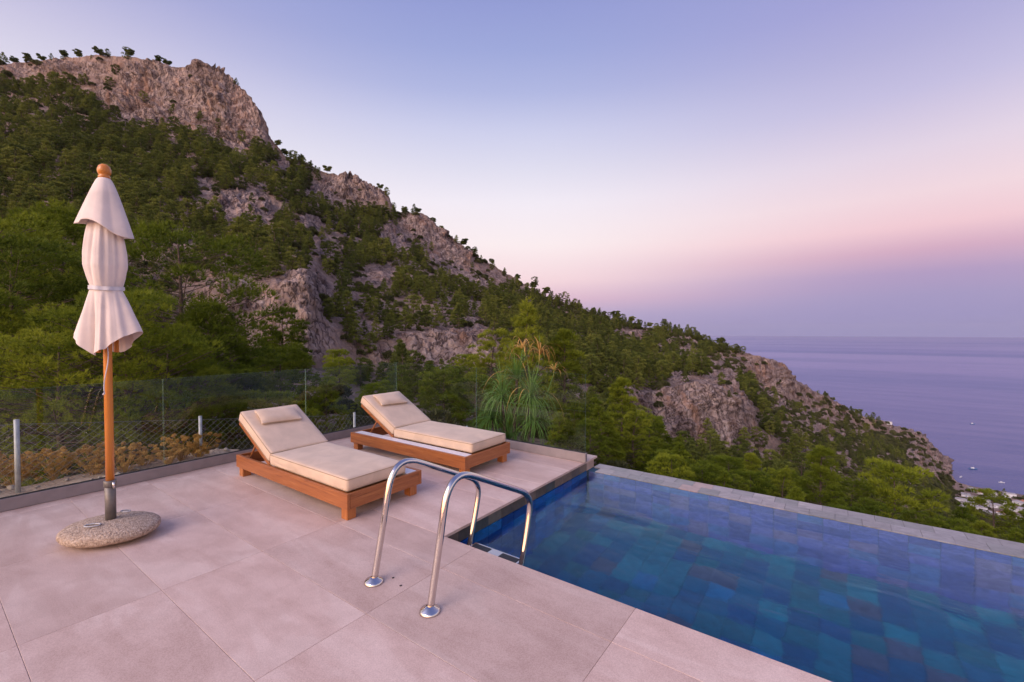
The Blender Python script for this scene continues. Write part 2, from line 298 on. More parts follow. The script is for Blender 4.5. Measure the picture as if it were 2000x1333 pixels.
def m_edge():
    m = bpy.data.materials.new('glass_edge'); m.use_nodes = True; nt = m.node_tree; nt.nodes.clear()
    o = nd(nt, 'ShaderNodeOutputMaterial'); mx = nd(nt, 'ShaderNodeMixShader'); mx.inputs[0].default_value = .4
    tr = nd(nt, 'ShaderNodeBsdfTransparent'); tr.inputs[0].default_value = (.75,.88,.83,1); df = nd(nt, 'ShaderNodeBsdfDiffuse'); df.inputs[0].default_value = (.22,.32,.29,1)
    nt.links.new(tr.outputs[0], mx.inputs[1]); nt.links.new(df.outputs[0], mx.inputs[2]); nt.links.new(mx.outputs[0], o.inputs[0]); return m
M = dict(
 tile=m_stone_tile(), grout=plain('grout', (.42,.31,.265), .9), pgrout=plain('pool_grout', (.03,.10,.16), .9), 
 kerb=plain('painted_kerb', (.235,.20,.205), .7, var=.08, bmp=.2, bs=90),
 wall=plain('render_wall', (.33,.29,.28), .9, bmp=.3),
 ptile=m_pool_tile('pool_floor_tile', [(0,(.006,.15,.26)),(.2,(.008,.20,.27)),(.36,(.006,.115,.23)),(.5,(.012,.24,.31)),(.64,(.007,.17,.22)),(.78,(.008,.11,.25)),(.88,(.10,.12,.18)),(.95,(.012,.21,.40))]),
 wtile=m_pool_tile('pool_wall_tile', [(0,(.008,.13,.50)),(.3,(.012,.20,.60)),(.55,(.006,.08,.34)),(.75,(.03,.27,.62)),(.9,(.07,.15,.42))]),
 ftile=m_pool_tile('far_wall_tile', [(0,(.13,.15,.46)),(.3,(.17,.18,.52)),(.5,(.10,.12,.38)),(.7,(.25,.20,.42)),(.85,(.11,.20,.48))]),  # blue tile; the violet is the water's sky sheen painted into the colour
 stile=m_pool_tile('spill_tile', [(0,(.22,.21,.215)),(.25,(.28,.255,.26)),(.5,(.19,.19,.19)),(.72,(.36,.26,.235)),(.82,(.25,.24,.25)),(.93,(.31,.285,.28))], .3),
 dtile=m_pool_tile('waterline_tile', [(0,(.09,.075,.06)),(.3,(.13,.12,.10)),(.6,(.06,.07,.07)),(.8,(.16,.12,.09))], .5),
 wood=m_wood(), wood_y=m_wood('teak_cross', sc=(22,1.2,22)), leg=m_wood('teak_leg', ((.2,.06,.014),(.38,.13,.035),(.46,.19,.06)), (22,22,1.2)),
 pole=m_wood('varnished_pole', ((.40,.13,.02),(.56,.20,.035),(.62,.25,.05)), (14,14,.8), .25),
 cushion=m_fabric('cushion_fabric', (.60,.455,.345), .8, .15), piping=plain('cushion_piping', (.36,.26,.18), .8),
 canvas=m_fabric('parasol_canvas', (.75,.645,.60), .9, .25), band=plain('tie_band', (.60,.58,.62), .8),
 tray=plain('white_tray', (.72,.70,.74), .45, var=.05), steel=None,
 stone=None, galv=plain('galvanised', (.42,.42,.44), .5, .35, .12, 20), sleeve=plain('sleeve_paint', (.17,.155,.145), .5, .5, .12, 20), gasket=plain('gasket', (.02,.02,.022), .6), glass=m_glass(), gedge=m_edge(), water=m_water(), sea=m_sea(), terr=m_terrain(),
 bark=plain('bark', (.10,.068,.05), .95, var=.5, scale=14, bmp=.6, bs=30, bd=.02),
 black=plain('black_rubber', (.02,.02,.022), .5), dark=plain('dark_hole', (.03,.025,.025), .8),
 wire=plain('wire', (.26,.26,.25), .5, .6),
 white=plain('whitewash', (.72,.70,.72), .8, var=.06), roofc=plain('flat_roof', (.45,.40,.38), .9), rooft=plain('clay_roof', (.42,.18,.11), .9),
 win=plain('window_dark', (.05,.06,.08), .3), shut=plain('shutter_blue', (.08,.18,.35), .6),
 needle=m_leaf('pine_needles', ((.055,.085,.010),(.145,.190,.016),(.32,.35,.030)), .35),
 needle_far=m_leaf('pine_needles_far', ((.058,.076,.022),(.138,.165,.034),(.28,.29,.060)), .3),
 bright=m_leaf('young_pine_needles', ((.075,.110,.012),(.165,.205,.018),(.31,.34,.035)), .35),
 scrub=m_leaf('scrub_leaves', ((.055,.062,.028),(.10,.105,.042),(.17,.165,.070)), .25),
 straw=m_leaf('dry_straw', ((.46,.27,.08),(.66,.42,.14),(.80,.58,.24)), .3),
 palm=m_leaf('palm_leaf', ((.13,.24,.05),(.22,.36,.09),(.34,.48,.15)), .4),
 sand=plain('beach_sand', (.36,.30,.28), .95), rockl=plain('boulder', (.42,.34,.28), .95, var=.3, bmp=.5, bs=12, bd=.02),
)
m, nt, b = mat('polished_steel'); v = coord(nt); b.inputs['Metallic'].default_value = 1; b.inputs['Base Color'].default_value = (.66,.61,.58,1)
nt.links.new(ramp(nt, noi(nt, v, 14, 4), [(.3, (.05,)*3), (.7, (.13,)*3)]), b.inputs['Roughness']); M['steel'] = m
m, nt, b = mat('pebble_cast_stone'); v = coord(nt); vo = nd(nt, 'ShaderNodeTexVoronoi'); vo.inputs['Scale'].default_value = 95; nt.links.new(v, vo.inputs['Vector'])
nt.links.new(mixc(nt, .4, ramp(nt, noi(nt, v, 60, 5, .7), [(.35, (.17,.115,.08)), (.5, (.46,.345,.26)), (.66, (.70,.57,.46))]), ramp(nt, vo.outputs['Distance'], [(.1, (.58,.45,.35)), (.6, (.19,.13,.095))])), b.inputs['Base Color'])
b.inputs['Roughness'].default_value = .9; bump(nt, b, vo.outputs['Distance'], .7, .006); M['stone'] = m

# ------------------------------------------------------------------ numpy noise
_P = rng.permutation(512).astype(np.int64); _P = np.concatenate([_P, _P, _P])
_G = rng.normal(size=(512, 3)); _G /= np.linalg.norm(_G, axis=1)[:, None]
def perlin(p):
    i = np.floor(p).astype(np.int64); f = p - i; u = f*f*f*(f*(f*6-15)+10); i &= 255
    r = 0
    for dx in (0,1):
        for dy in (0,1):
            for dz in (0,1):
                h = _P[_P[_P[i[:,0]+dx] + i[:,1]+dy & 511] + i[:,2]+dz & 511]
                g = _G[h]; d = g[:,0]*(f[:,0]-dx) + g[:,1]*(f[:,1]-dy) + g[:,2]*(f[:,2]-dz)
                r = r + d*(u[:,0] if dx else 1-u[:,0])*(u[:,1] if dy else 1-u[:,1])*(u[:,2] if dz else 1-u[:,2])
    return r*1.6
def fbm(p, o=5, g=.5, ridged=False):
    s = 0; a = 1; t = 0
    for k in range(o):
        n = perlin(p*2.03**k + 17.3*k)
        if ridged: n = 1 - 2*np.abs(n)
        s = s + a*n; t += a; a *= g
    return s/t
def worley(p):
    i = np.floor(p).astype(np.int64); f = p - i; b1 = np.full(len(p), 9.0); b2 = np.full(len(p), 9.0)
    J = rng2.random((512, 3))
    for dx in (-1,0,1):
        for dy in (-1,0,1):
            for dz in (-1,0,1):
                ii = (i + (dx,dy,dz)) & 255
                h = _P[_P[_P[ii[:,0]] + ii[:,1] & 511] + ii[:,2] & 511]
                d = (((J[h] + (dx,dy,dz)) - f)**2).sum(1)
                m = d < b1; b2 = np.where(m, b1, np.minimum(b2, d)); b1 = np.where(m, d, b1)
    return np.sqrt(b1), np.sqrt(b2)
rng2 = np.random.default_rng(5)

# ------------------------------------------------------------------ the mountain: cross sections (bearing, then distance and height angle)
CS = {
 -1000: [(5,1650),(12,1060),(30,820),(60,620),(70,570),(110,430),(160,320),(230,230),(285,170),(300,128)],
 -250: [(5,1650),(12,1060),(30,830),(60,620),(70,575),(110,435),(160,325),(230,235),(285,170),(300,140)],
 0:   [(5,1650),(11,1060),(28,840),(60,620),(68,585),(105,440),(160,330),(230,240),(288,165),(300,134)],
 130: [(5,1650),(11,1060),(28,845),(62,625),(70,590),(105,455),(160,340),(228,255),(288,180),(300,122)],
 205: [(5,1650),(11,1055),(28,848),(64,632),(71,596),(105,468),(160,352),(226,272),(285,215),(300,115)],
 270: [(5,1650),(11,1050),(28,850),(66,640),(72,600),(105,478),(160,366),(225,285),(283,238),(300,118)],
 340: [(5,1650),(11,1045),(28,850),(68,660),(74,590),(105,490),(160,385),(225,300),(283,248),(301,136)],
 365: [(5,1650),(11,1042),(28,850),(69,672),(75,576),(105,495),(160,392),(225,305),(283,255),(300,139)],
 395: [(5,1650),(11,1040),(28,850),(70,690),(77,562),(105,500),(160,400),(225,312),(283,262),(299,125)],
 440: [(5,1650),(11,1035),(28,850),(70,700),(77,554),(105,505),(160,412),(225,325),(284,280),(298,143)],
 480: [(5,1650),(11,1030),(28,850),(70,707),(77,556),(105,507),(160,422),(225,340),(286,290),(298,180)],
 515: [(5,1650),(11,1028),(28,850),(70,712),(78,556),(105,509),(160,430),(225,352),(287,298),(299,224)],
 530: [(5,1650),(11,1025),(28,850),(70,714),(78,554),(105,510),(160,434),(225,358),(289,304),(300,272)],
 560: [(5,1650),(11,1020),(28,850),(70,716),(78,550),(105,512),(160,442),(225,372),(292,328),(305,308)],
 600: [(5,1650),(11,1018),(28,850),(71,720),(79,545),(108,520),(163,455),(232,392),(305,352),(320,320)],
 640: [(5,1650),(11,1015),(28,850),(74,726),(82,630),(112,560),(168,482),(238,418),(306,376),(320,342)],
 700: [(5,1650),(11,1012),(28,850),(80,735),(88,662),(120,590),(175,510),(245,448),(310,402),(325,350)],
 755: [(5,1650),(11,1010),(28,850),(83,736),(92,655),(124,602),(178,528),(248,470),(314,424),(328,377)],
 775: [(5,1650),(11,1010),(28,850),(84,736),(93,652),(125,605),(180,535),(250,478),(316,440),(330,416)],
 830: [(5,1650),(11,1010),(28,850),(85,735),(95,650),(125,612),(180,550),(250,505),(312,478),(335,420)],
 880: [(5,1650),(11,1010),(28,850),(87,736),(97,650),(127,622),(185,570),(255,532),(320,510),(342,468)],
 950: [(5,1650),(11,1010),(30,850),(88,738),(98,655),(130,634),(190,595),(260,565),(325,545),(352,513)],
 1060:[(5,1650),(11,1010),(30,860),(88,780),(100,722),(135,688),(200,650),(270,622),(340,598),(370,578)],
 1200:[(5,1650),(12,1020),(40,900),(100,850),(115,790),(160,740),(215,705),(290,670),(350,646),(388,626)],
 1280:[(5,1650),(12,1060),(45,930),(150,850),(165,760),(200,735),(250,708),(310,685),(370,664),(400,645)],
 1360:[(5,1650),(12,1090),(50,960),(155,885),(168,742),(205,732),(255,717),(320,697),(385,676),(420,658)],
 1430:[(5,1650),(12,1105),(52,985),(160,905),(176,765),(215,752),(270,737),(340,718),(410,702),(445,683)],
 1490:[(5,1650),(12,1120),(55,1010),(170,912),(190,840),(240,805),(300,785),(370,775),(440,768),(462,698)],
 1530:[(5,1650),(12,1130),(57,1022),(178,925),(200,860),(250,825),(312,805),(385,792),(452,784),(475,710)],
 1570:[(5,1650),(12,1140),(58,1032),(184,938),(210,880),(265,848),(330,828),(402,812),(470,800),(492,754)],
 1620:[(5,1650),(12,1150),(60,1040),(190,955),(220,905),(280,875),(350,852),(420,832),(490,812),(520,784)],
 1690:[(5,1650),(12,1165),(60,1060),(200,985),(240,940),(300,915),(380,890),(460,868),(540,842),(570,814)],
 1740:[(5,1650),(12,1180),(60,1070),(210,1010),(260,965),(330,937),(410,907),(500,872),(580,845),(600,828)],
 1800:[(5,1650),(12,1190),(60,1080),(215,1030),(270,995),(340,965),(420,932),(510,900),(600,872),(625,848)],
 1832:[(5,1650),(12,1195),(60,1085),(218,1040),(275,1008),(345,985),(425,958),(515,932),(605,908),(633,882)],
 1858:[(5,1650),(12,1200),(60,1090),(220,1052),(280,1024),(350,1006),(430,992),(520,977),(610,950),(642,926)],
 1872:[(5,1650),(12,1202),(60,1095),(220,1060),(290,1038),(370,1020),(440,1012),(520,1001),(600,968),(646,944)],
 1900:[(5,1650),(12,1205),(60,1100),(220,1070),(300,1048),(380,1034),(445,1022),(520,1004),(590,971),(635,951)],
 2000:[(5,1650),(12,1215),(60,1115),(220,1094),(300,1080),(380,1066),(430,1058),(500,1026),(550,993),(590,971)],
 2400:[(5,1650),(12,1250),(60,1150),(220,1130),(290,1120),(350,1110),(400,1110),(430,1086),(455,1067),(480,1046)],
 3000:[(5,1650),(12,1250),(60,1150),(220,1130),(290,1120),(350,1110),(400,1110),(430,1086),(455,1067),(480,1046)]}
SEA = -220.0
kx = np.array(sorted(CS)); KD = np.array([[math.log(p[0]) for p in CS[k]] for k in kx]); KP = np.array([[p[1] for p in CS[k]] for k in kx], float)
pxs = np.concatenate([np.linspace(-1000, -120, 70)[:-1], np.linspace(-120, 2100, 1130), np.linspace(2100, 3000, 60)[1:]])
seg = [16, 30, 60, 74, 50, 52, 50, 42, 84]
def colint(A): return np.stack([np.interp(pxs, kx, A[:, j]) for j in range(A.shape[1])], 1)
D0, P0 = colint(KD), colint(KP)
Z0 = EYE + (648 - P0)/FPX*np.exp(D0)
u = [];
for j, n in enumerate(seg): u += list(j + np.arange(n)/n)
u = np.array(u + [9.0])
def rowint(A): return np.stack([np.interp(u, np.arange(10), A[i]) for i in range(len(pxs))])
DD = rowint(D0); PP = rowint(P0)
def blur(A, k, ax):
    g = np.exp(-np.linspace(-2,2,2*k+1)**2); g /= g.sum()
    B = np.pad(A, [(k,k) if a == ax else (0,0) for a in (0,1)], 'edge')
    return np.apply_along_axis(lambda r: np.convolve(r, g, 'valid'), ax, B)
PPs = blur(blur(PP, 3, 1), 4, 0); DDs = blur(blur(DD, 3, 1), 4, 0)
D = np.exp(DDs); Z = EYE + (648 - PPs)/FPX*D
# behind the crest the land falls away again
d9, z9 = D[:, -1:], Z[:, -1:]
ex = np.concatenate([np.linspace(.004, .1, 14), np.linspace(.14, .7, 8)])[None, :]
D = np.concatenate([D, d9*(1+ex)], 1); Z = np.concatenate([Z, z9 - d9*(ex*.15 + ex**2*1.2) - (ex > .2)*60], 1)
PY = 648 - (Z-EYE)/D*FPX
T = np.repeat(((pxs-1000)/FPX)[:, None], D.shape[1], 1); PX = np.repeat(pxs[:, None], D.shape[1], 1)
XY = D[..., None]*(FW + T[..., None]*RT); POS = np.concatenate([XY, Z[..., None]], 2)
# rock patches: bearing, height angle, half sizes
ROCK = [(370,190,165,72,1),(470,245,62,60,1),(140,140,150,13,.8),(20,150,40,14,.6),(255,215,50,45,.7),(480,410,72,40,1),(400,365,26,16,.8),(458,525,42,36,.55),
 (455,580,65,38,1),(590,600,55,75,1),(615,660,40,45,.9),(605,435,30,15,.9),(690,368,90,32,1),(805,455,58,34,1),(875,500,48,38,.9),(930,545,60,18,.8),(640,500,34,14,.8),(745,535,42,22,.8),
 (850,685,115,42,1),(700,600,28,26,.7),(920,660,30,45,.8),(960,570,40,14,.7),(1235,655,45,12,.9),(1330,685,60,22,.7),(1425,715,60,30,.8),(1350,810,120,80,1),(1265,780,50,30,.9),
 (1520,745,52,52,1),(1440,830,60,60,.8),(1590,810,60,50,.75),(1640,860,80,40,.6),(1820,890,45,48,.9),(1690,930,90,40,.5),(1450,900,80,30,.6),(1760,840,40,18,.8),(1000,560,60,14,.5),(545,330,30,16,.8),(660,470,50,10,.5),(560,640,30,40,.9)]
n0 = lambda s, o=4: fbm(np.stack([PX.ravel()/s, PY.ravel()/s*1.6, np.log(D.ravel())*2], 1), o).reshape(PX.shape)
nm = n0(45); 
BARE = [(95,225,16,8,.9),(170,235,20,8,.9),(40,200,18,8,.8),(240,265,18,10,.9),(120,330,22,8,.8),(330,300,14,9,.9),(395,335,18,8,.9),(285,265,12,12,.9),(520,470,26,9,.9),(585,505,30,10,.9),(700,555,26,12,.9),(815,545,30,12,.9),(790,600,34,10,.8),(720,640,30,14,.8),(640,560,26,12,.8),(1010,610,34,9,.8),(300,300,26,8,.7),(330,330,22,8,.7),(870,600,26,9,.8),(1120,660,30,8,.7),(60,300,30,9,.6),(150,290,20,7,.6)]
def rockmask(px, py, nn, lst=None):
    r = np.zeros_like(px)
    for a, b_, ra, rb, k in (lst or ROCK):
        q = np.sqrt(((px-a)/ra)**2 + ((py-b_)/rb)**2) + nn*.55
        r = np.maximum(r, k*np.clip((1.12-q)*4, 0, 1))
    return r
RK = rockmask(PX, PY, nm)
# displacement along the surface normal, self-similar with distance
dU = np.gradient(POS, axis=0); dV = np.gradient(POS, axis=1); NR = np.cross(dU, dV); NR /= np.linalg.norm(NR, axis=2)[..., None] + 1e-9
flip = np.sign(-(NR*(POS - np.array([0,0,60]))).sum(2)); flip[flip == 0] = 1; NR *= flip[..., None]
steep = np.clip(1 - np.abs(NR[..., 2])*1.25, 0, 1)
RK = np.clip(RK + np.clip((steep-.45)*3, 0, .8)*(PX > 1150)*.6 + np.clip(nm*1.6-.35, 0, .5), 0, 1)
q = np.stack([PX.ravel()/100, PY.ravel()/105, np.log(D.ravel())*5], 1)
rid = fbm(q*1.6, 5, .55, True).reshape(PX.shape); big = fbm(q*.8+9, 3).reshape(PX.shape)
idx = np.where((RK.ravel() > .05))[0]
W1 = np.zeros(PX.size); W2 = np.zeros(PX.size); W3 = np.zeros(PX.size)
qq = q[idx] + .25*np.stack([fbm(q[idx]*3+a, 2) for a in (3, 7, 11)], 1)
f1, f2 = worley(qq*np.array([4.6,3.6,4])); W1[idx] = np.clip((f2-f1)*2.6, 0, 1)
f1, f2 = worley(qq*np.array([12,11,11])+5); W2[idx] = np.clip((f2-f1)*2.6, 0, 1)
W3[idx] = fbm(q[idx]*14, 3, .6, True)
W1, W2, W3 = (x.reshape(PX.shape) for x in (W1, W2, W3))
fine = fbm(q*9, 4).reshape(PX.shape)
rough_ = np.clip(.60 + 1.7*fbm(q*1.3+31, 3).reshape(PX.shape), .18, 1.15)      # smooth faces between broken ground
ledge = np.abs(((PY/13 + PX/60 + 2.2*big) % 1) - .5)*2                       # tilted beds
near = np.clip((D-14)/30, 0, 1)
amp = D*near
DISP = amp*(.012*big + .004*fine + RK*(.012*rid*rough_ + .0085*W1*rough_ + .0042*W2*rough_ + .003*W3*rough_ + .0030*ledge - .008)) + .05*fine*(1-near)
flat = np.clip((Z - (SEA+2))/14, 0, 1); DISP *= flat
POS = POS + NR*DISP[..., None]
POS[..., 2] -= (1-flat)*.0
nc, nr = PX.shape
ii = np.arange(nc*nr).reshape(nc, nr)
F = np.stack([ii[:-1,:-1], ii[:-1,1:], ii[1:,1:], ii[1:,:-1]], 2).reshape(-1, 4)
F = F[:, ::-1]
me = fast_mesh('mountain', POS.reshape(-1, 3), F, M['terr'], True)
a = me.attributes.new('rock', 'FLOAT', 'POINT'); a.data.foreach_set('value', RK.ravel().astype(np.float32))
terrain = link(bpy.data.objects.new('mountain', me)); tag(terrain, kind='structure')
def ground(px, d):
    """height of the land at a bearing and distance"""
    i = int(np.clip(np.searchsorted(pxs, px), 1, nc-1))
    i = i if abs(pxs[i]-px) < abs(pxs[i-1]-px) else i-1
    return float(np.interp(d, D[i], POS[i, :, 2]))
def wpt(px, d): 
    t = (px-1000)/FPX; p = d*(FW + t*RT); return p
# land behind and below the house, sea
g = MB(); g.add([(-300,-300,-9),(300,-300,-9),(300,-6,-9),(-300,-6,-9)], [(0,1,2,3)]); tag(g.build('terrain', M['terr']), kind='structure')
n = 256; Rr = 26500.0
v = [(0,0,0)] + [(Rr*math.cos(2*math.pi*k/n), Rr*math.sin(2*math.pi*k/n), 0) for k in range(n)]
o = link(bpy.data.objects.new('sea', mesh_from('sea', v, [(0, k+1, (k+1) % n+1) for k in range(n)], M['sea']))); o.location.z = SEA; tag(o, kind='structure')

# ------------------------------------------------------------------ terrace, pool
PXE, PY0, PY1, PYO = -2.47, 2.475, 5.03, 5.36      # pool side x, near y, water end y, outer edge y
XR = 3.97; WZ = -.135
terr = MB()
terr.box((-6.06,-3.2,-.35), (XR,PY0+.02,-.025)); terr.box((-6.06,PY0+.02,-.35), (PXE-.02,5.24,-.025))
terrace = tag(terr.build('terrace', M['grout']), kind='structure')
tw = MB(); tw.box((-6.0,-3.1,-6), (XR,PY0-.22,-.352)); tw.box((-6.0,PY0-.22,-6), (PXE-.22,5.16,-.352)); tw.build('retaining_wall', M['wall'], terrace)
jf = MB(); jf.box((-6.04,-3.19,-.012), (XR-.01,PY0-.01,-.003)); jf.box((-6.04,PY0-.01,-.0118), (PXE-.01,5.23,-.0031)); jf.build('joint_fill', M['grout'], terrace)
tmesh = {}
def tile_obj(sx, sy, h, mt, parent, name, x, y, z, bev=.0012):
    k = (round(sx,4), round(sy,4), h, mt.name)
    if k not in tmesh:
        b_ = MB(); b_.box((-sx/2,-sy/2,-h), (sx/2,sy/2,0), bev); o = b_.build(name, mt, parent); tmesh[k] = o.data
    else: o = link(bpy.data.objects.new(name, tmesh[k]), parent)
    o.location = (x, y, z); return o
G = .0022
xs = [-6.05, -5.79, -4.57, -3.35, -2.13, -.91, .31, 1.53, 2.75, XR]
ys = [-3.27, -2.67, -2.07, -1.47, -.87, -.27, .33, .93, 1.53, 2.13]
def lay(x0, x1, y0, y1):
    tile_obj(x1-x0-G, y1-y0-G, .024, M['tile'], terrace, 'tile', (x0+x1)/2, (y0+y1)/2, 0)
for i in range(len(xs)-1):
    for j in range(len(ys)-1): lay(xs[i], xs[i+1], ys[j], ys[j+1])
for i in range(3, len(xs)-1): lay(max(xs[i], PXE-.02) if i > 3 else xs[i], xs[i+1], 2.13, PY0-.015+.02)
ysl = [2.13, 2.73, 3.33, 3.93, 4.53, 5.26]
xl = [-6.05, -5.79, -4.57, -3.35]
for i in range(3):
    for j in range(5): lay(xl[i], xl[i+1], ysl[j], ysl[j+1])
for a_, b_ in ((2.48, 3.33), (3.33, 3.93), (3.93, 4.53), (4.53, 5.26)): lay(-3.35, PXE+.02, a_, b_)
# pool shell and its tiles
basin = MB(); FZ = -1.25
basin.box((PXE-.2,PY0-.2,FZ-.25), (XR+.2,PYO,FZ-.02)); 
basin.box((PXE-.22,PY0-.2,FZ), (PXE-.02,PYO,-.36)); basin.box((PXE-.02,PY0-.2,FZ), (XR+.2,PY0-.02,-.36)); basin.box((XR+.02,PY0-.02,FZ), (XR+.2,PYO,-.14))
basin.box((PXE-.02,PY1+.02,FZ), (XR+.02,PYO,-.145))
basin.box((PXE-.2,PY1-.1,-6), (XR+.2,PYO-.01,FZ-.26))
pool = tag(basin.build('pool', M['pgrout']), kind='structure')
random.seed(3)
for i in range(23):
    for j in range(13):
        tile_obj(.1975, .1945, .015, M['ptile'], pool, 'floor_tile', PXE+.1+i*.2, PY0+.0985+j*.197, FZ + random.uniform(0,.002))
rest_ = MB()
for i in range(23, 32):
    for j in range(13): rest_.box((PXE+.001+i*.2, PY0+.001+j*.197, FZ-.015), (PXE+.199+i*.2, PY0+.196+j*.197, FZ))
tag(rest_.build('floor_tile_field', M['ptile'], pool), kind='stuff')
wk = {}
def wall_tile(mt, w_, h_, loc, rot, name):
    k = (mt.name, w_, h_)
    if k not in wk:
        b_ = MB(); b_.box((-w_/2,-.008,-h_/2), (w_/2,.008,h_/2), .002); o = b_.build(name, mt, pool); wk[k] = o.data
    else: o = link(bpy.data.objects.new(name, wk[k]), pool)
    o.location = loc; o.rotation_euler = (0,0,rot)
for j in range(13):
    wall_tile(M['dtile'], .193, .09, (PXE-.011, PY0+.098+j*.1945, -.085), R(90), 'waterline_tile')
    for k in range(6): wall_tile(M['wtile'], .193, .19, (PXE-.011, PY0+.098+j*.1945, -.235-k*.1955), R(90), 'wall_tile')
for i in range(32):
    wall_tile(M['dtile'], .193, .09, (PXE+.11+i*.2, PY0-.011, -.085), 0, 'waterline_tile')
    for k in range(6): wall_tile(M['ftile'], .197, .193, (PXE+.11+i*.2, PY1+.011, -.245-k*.1955), 0, 'far_wall_tile')
    for k in range(6): wall_tile(M['wtile'], .193, .19, (PXE+.11+i*.2, PY0-.011, -.235-k*.1955), 0, 'wall_tile')
for i in range(33):
    for k in range(2):
        if i*.2 + k*.1 < 6.3: tile_obj(.1985, .1745, .014, M['stile'], pool, 'edge_tile', PXE+.1+i*.2-k*.1+.1, PY1+.089-.01+k*.176, -.128 - k*.004 + random.uniform(-.001,.001))
wv = mesh_from('pool_water', [(PXE-.02,PY0-.02,WZ),(XR,PY0-.02,WZ),(XR,PY1-.012,WZ),(PXE-.02,PY1-.012,WZ)], [(0,1,2,3)], M['water'])
tag(link(bpy.data.objects.new('water', wv)), kind='structure')

# ------------------------------------------------------------------ glass railing
rail = empty('glass_railing', (-6.0, 4.9, 0)); tag(rail, 'frameless glass railing on a low grey kerb round the terrace corner', 'railing')
KX0, KX1, KY0, KY1 = -6.0, -5.95, 4.88, 4.93
o = MB(); o.box((KX0,-3.2,.002), (KX1,KY1,.115), .004); o.build('kerb', M['kerb'], rail).location = (6.0,-4.9,0)
o = MB(); o.box((KX1+.002,KY0,.002), (-2.43,KY1,.115), .004); o.build('kerb', M['kerb'], rail).location = (6.0,-4.9,0)
def pane(a_, b_):
    o = MB(); o.box(a_, b_); g_ = o.build('glass_pane', M['glass'], rail); g_.location = (6.0,-4.9,0)
    g_.data.materials.append(M['gedge']); ax_ = 0 if b_[0]-a_[0] < .05 else 1
    for p in g_.data.polygons: p.material_index = 0 if abs(p.normal[ax_]) > .5 else 1
for a_, b_ in (((-5.966,-3.19,.1152),(-5.957,4.86,.122)), ((-5.993,-3.19,.1152),(-5.984,4.92,.122)), ((-5.95,4.888,.1152),(-2.44,4.896,.122)), ((-5.95,4.914,.1152),(-2.44,4.922,.122))):
    o = MB(); o.box(a_, b_); o.build('gasket', M['gasket'], rail).location = (6.0,-4.9,0)
yy = [-3.19, -1.56, .07, 1.70, 3.33, 4.93]
for i in range(5): pane((-5.981,yy[i]+.003,.117), (-5.971,yy[i+1]-.003,1.08))
for a_, b_ in ((-5.99,-4.19), (-4.19,-2.44)): pane((a_+.003,4.901,.117), (b_-.003,4.911,1.08))

# ------------------------------------------------------------------ pool ladder
lad = empty('pool_ladder', (-2.1, 1.755, 0)); tag(lad, 'polished steel pool ladder with two curved handrails at the pool corner', 'ladder')
def arc_path():
    P = [(1.755,0),(1.80,.21),(1.845,.42),(1.876,.575),(1.90,.64),(1.94,.69),(1.99,.713),(2.05,.711),(2.12,.688),(2.3,.603),(2.5,.508),(2.66,.432),(2.73,.393),(2.775,.345),(2.79,.285),(2.78,.22),(2.735,.06),(2.685,-.09),(2.66,-.15),(2.655,-.2),(2.655,-.9)]
    for _ in range(1):
        Q = [P[0]]
        for a_, b_ in zip(P[:-1], P[1:]): Q += [(a_[0]*.75+b_[0]*.25, a_[1]*.75+b_[1]*.25), (a_[0]*.25+b_[0]*.75, a_[1]*.25+b_[1]*.75)]
        P = Q + [P[-1]]
    return P
for x in (-2.36, -1.85):
    o = MB(); o.tube([(x,y,z) for y, z in arc_path()], .0215, 16); o.build('handrail', M['steel'], lad).location = (2.1,-1.755,0)
    o = MB(); o.lathe([(.060,0),(.060,.006),(.054,.016),(.030,.026),(.023,.034)], 28, (x,1.755,.001)); o.build('flange', M['steel'], lad).location = (2.1,-1.755,0)
for k in range(4):
    z = -.112-k*.25; t = MB(); t.box((-2.345,2.625,z-.03), (-1.865,2.735,z), .008); s = t.build('step', M['steel'], lad); s.location = (2.1,-1.755,0)
    for x0, x1 in ((-2.32,-2.16), (-2.05,-1.89)):
        p = MB(); p.box((x0,2.648,z-.002), (x1,2.712,z+.004), .002); p.build('grip_pad', M['black'], s)
for x, y in ((-2.30,1.86), (-2.19,1.83)):
    o = MB(); o.lathe([(.008,0),(.008,.0015),(.001,.0018)], 10, (x,y,.001)); o.build('screw_hole', M['dark'], terrace)

# ------------------------------------------------------------------ parasol
pr = empty('parasol', (-4.53, .945, 0), YAW)      # local x runs along the hillside view, so the folds spread sideways
tag(pr, 'closed cream canvas parasol on a wooden pole with a pebble stone foot', 'parasol')
o = rounded(1, 1, 1, 1, 36, 36, 36, None)
for q in o.vertices:
    x, y, z = q.co; r_ = 1 + .02*noise.noise(q.co*2)
    q.co = (x*.325*r_, y*.262*r_, .073 + (abs(z)**.8*math.copysign(1, z))*.075 + .003*noise.noise(q.co*5))
    if q.co.z < .001: q.co.z = .001
o.materials.append(M['stone']); st = link(bpy.data.objects.new('stone_foot', o), pr); st.rotation_euler.z = R(4)
def ring(cx, cy, z, a_, b_, rot, parent):
    pts = [(cx+a_*math.cos(t)*math.cos(rot)-b_*math.sin(t)*math.sin(rot), cy+a_*math.cos(t)*math.sin(rot)+b_*math.sin(t)*math.cos(rot), z) for t in np.linspace(0, 2*math.pi, 21)]
    o = MB(); o.tube(pts, .005, 6, False); return o.build('handle', M['galv'], parent)
ring(-.03,-.12,.15,.05,.028,.2,pr); ring(.075,.045,.19,.035,.018,0,pr)
o = MB(); o.tube([(0,0,.12),(0,0,.44)], .034, 20); o.lathe([(.036,.40),(.040,.405),(.040,.445),(.036,.45)], 20); o.build('metal_sleeve', M['sleeve'], pr)
o = MB(); o.tube([(.045,-.02,.39),(.045,-.02,.44)], .008, 8); o.build('locking_bolt', M['steel'], pr)
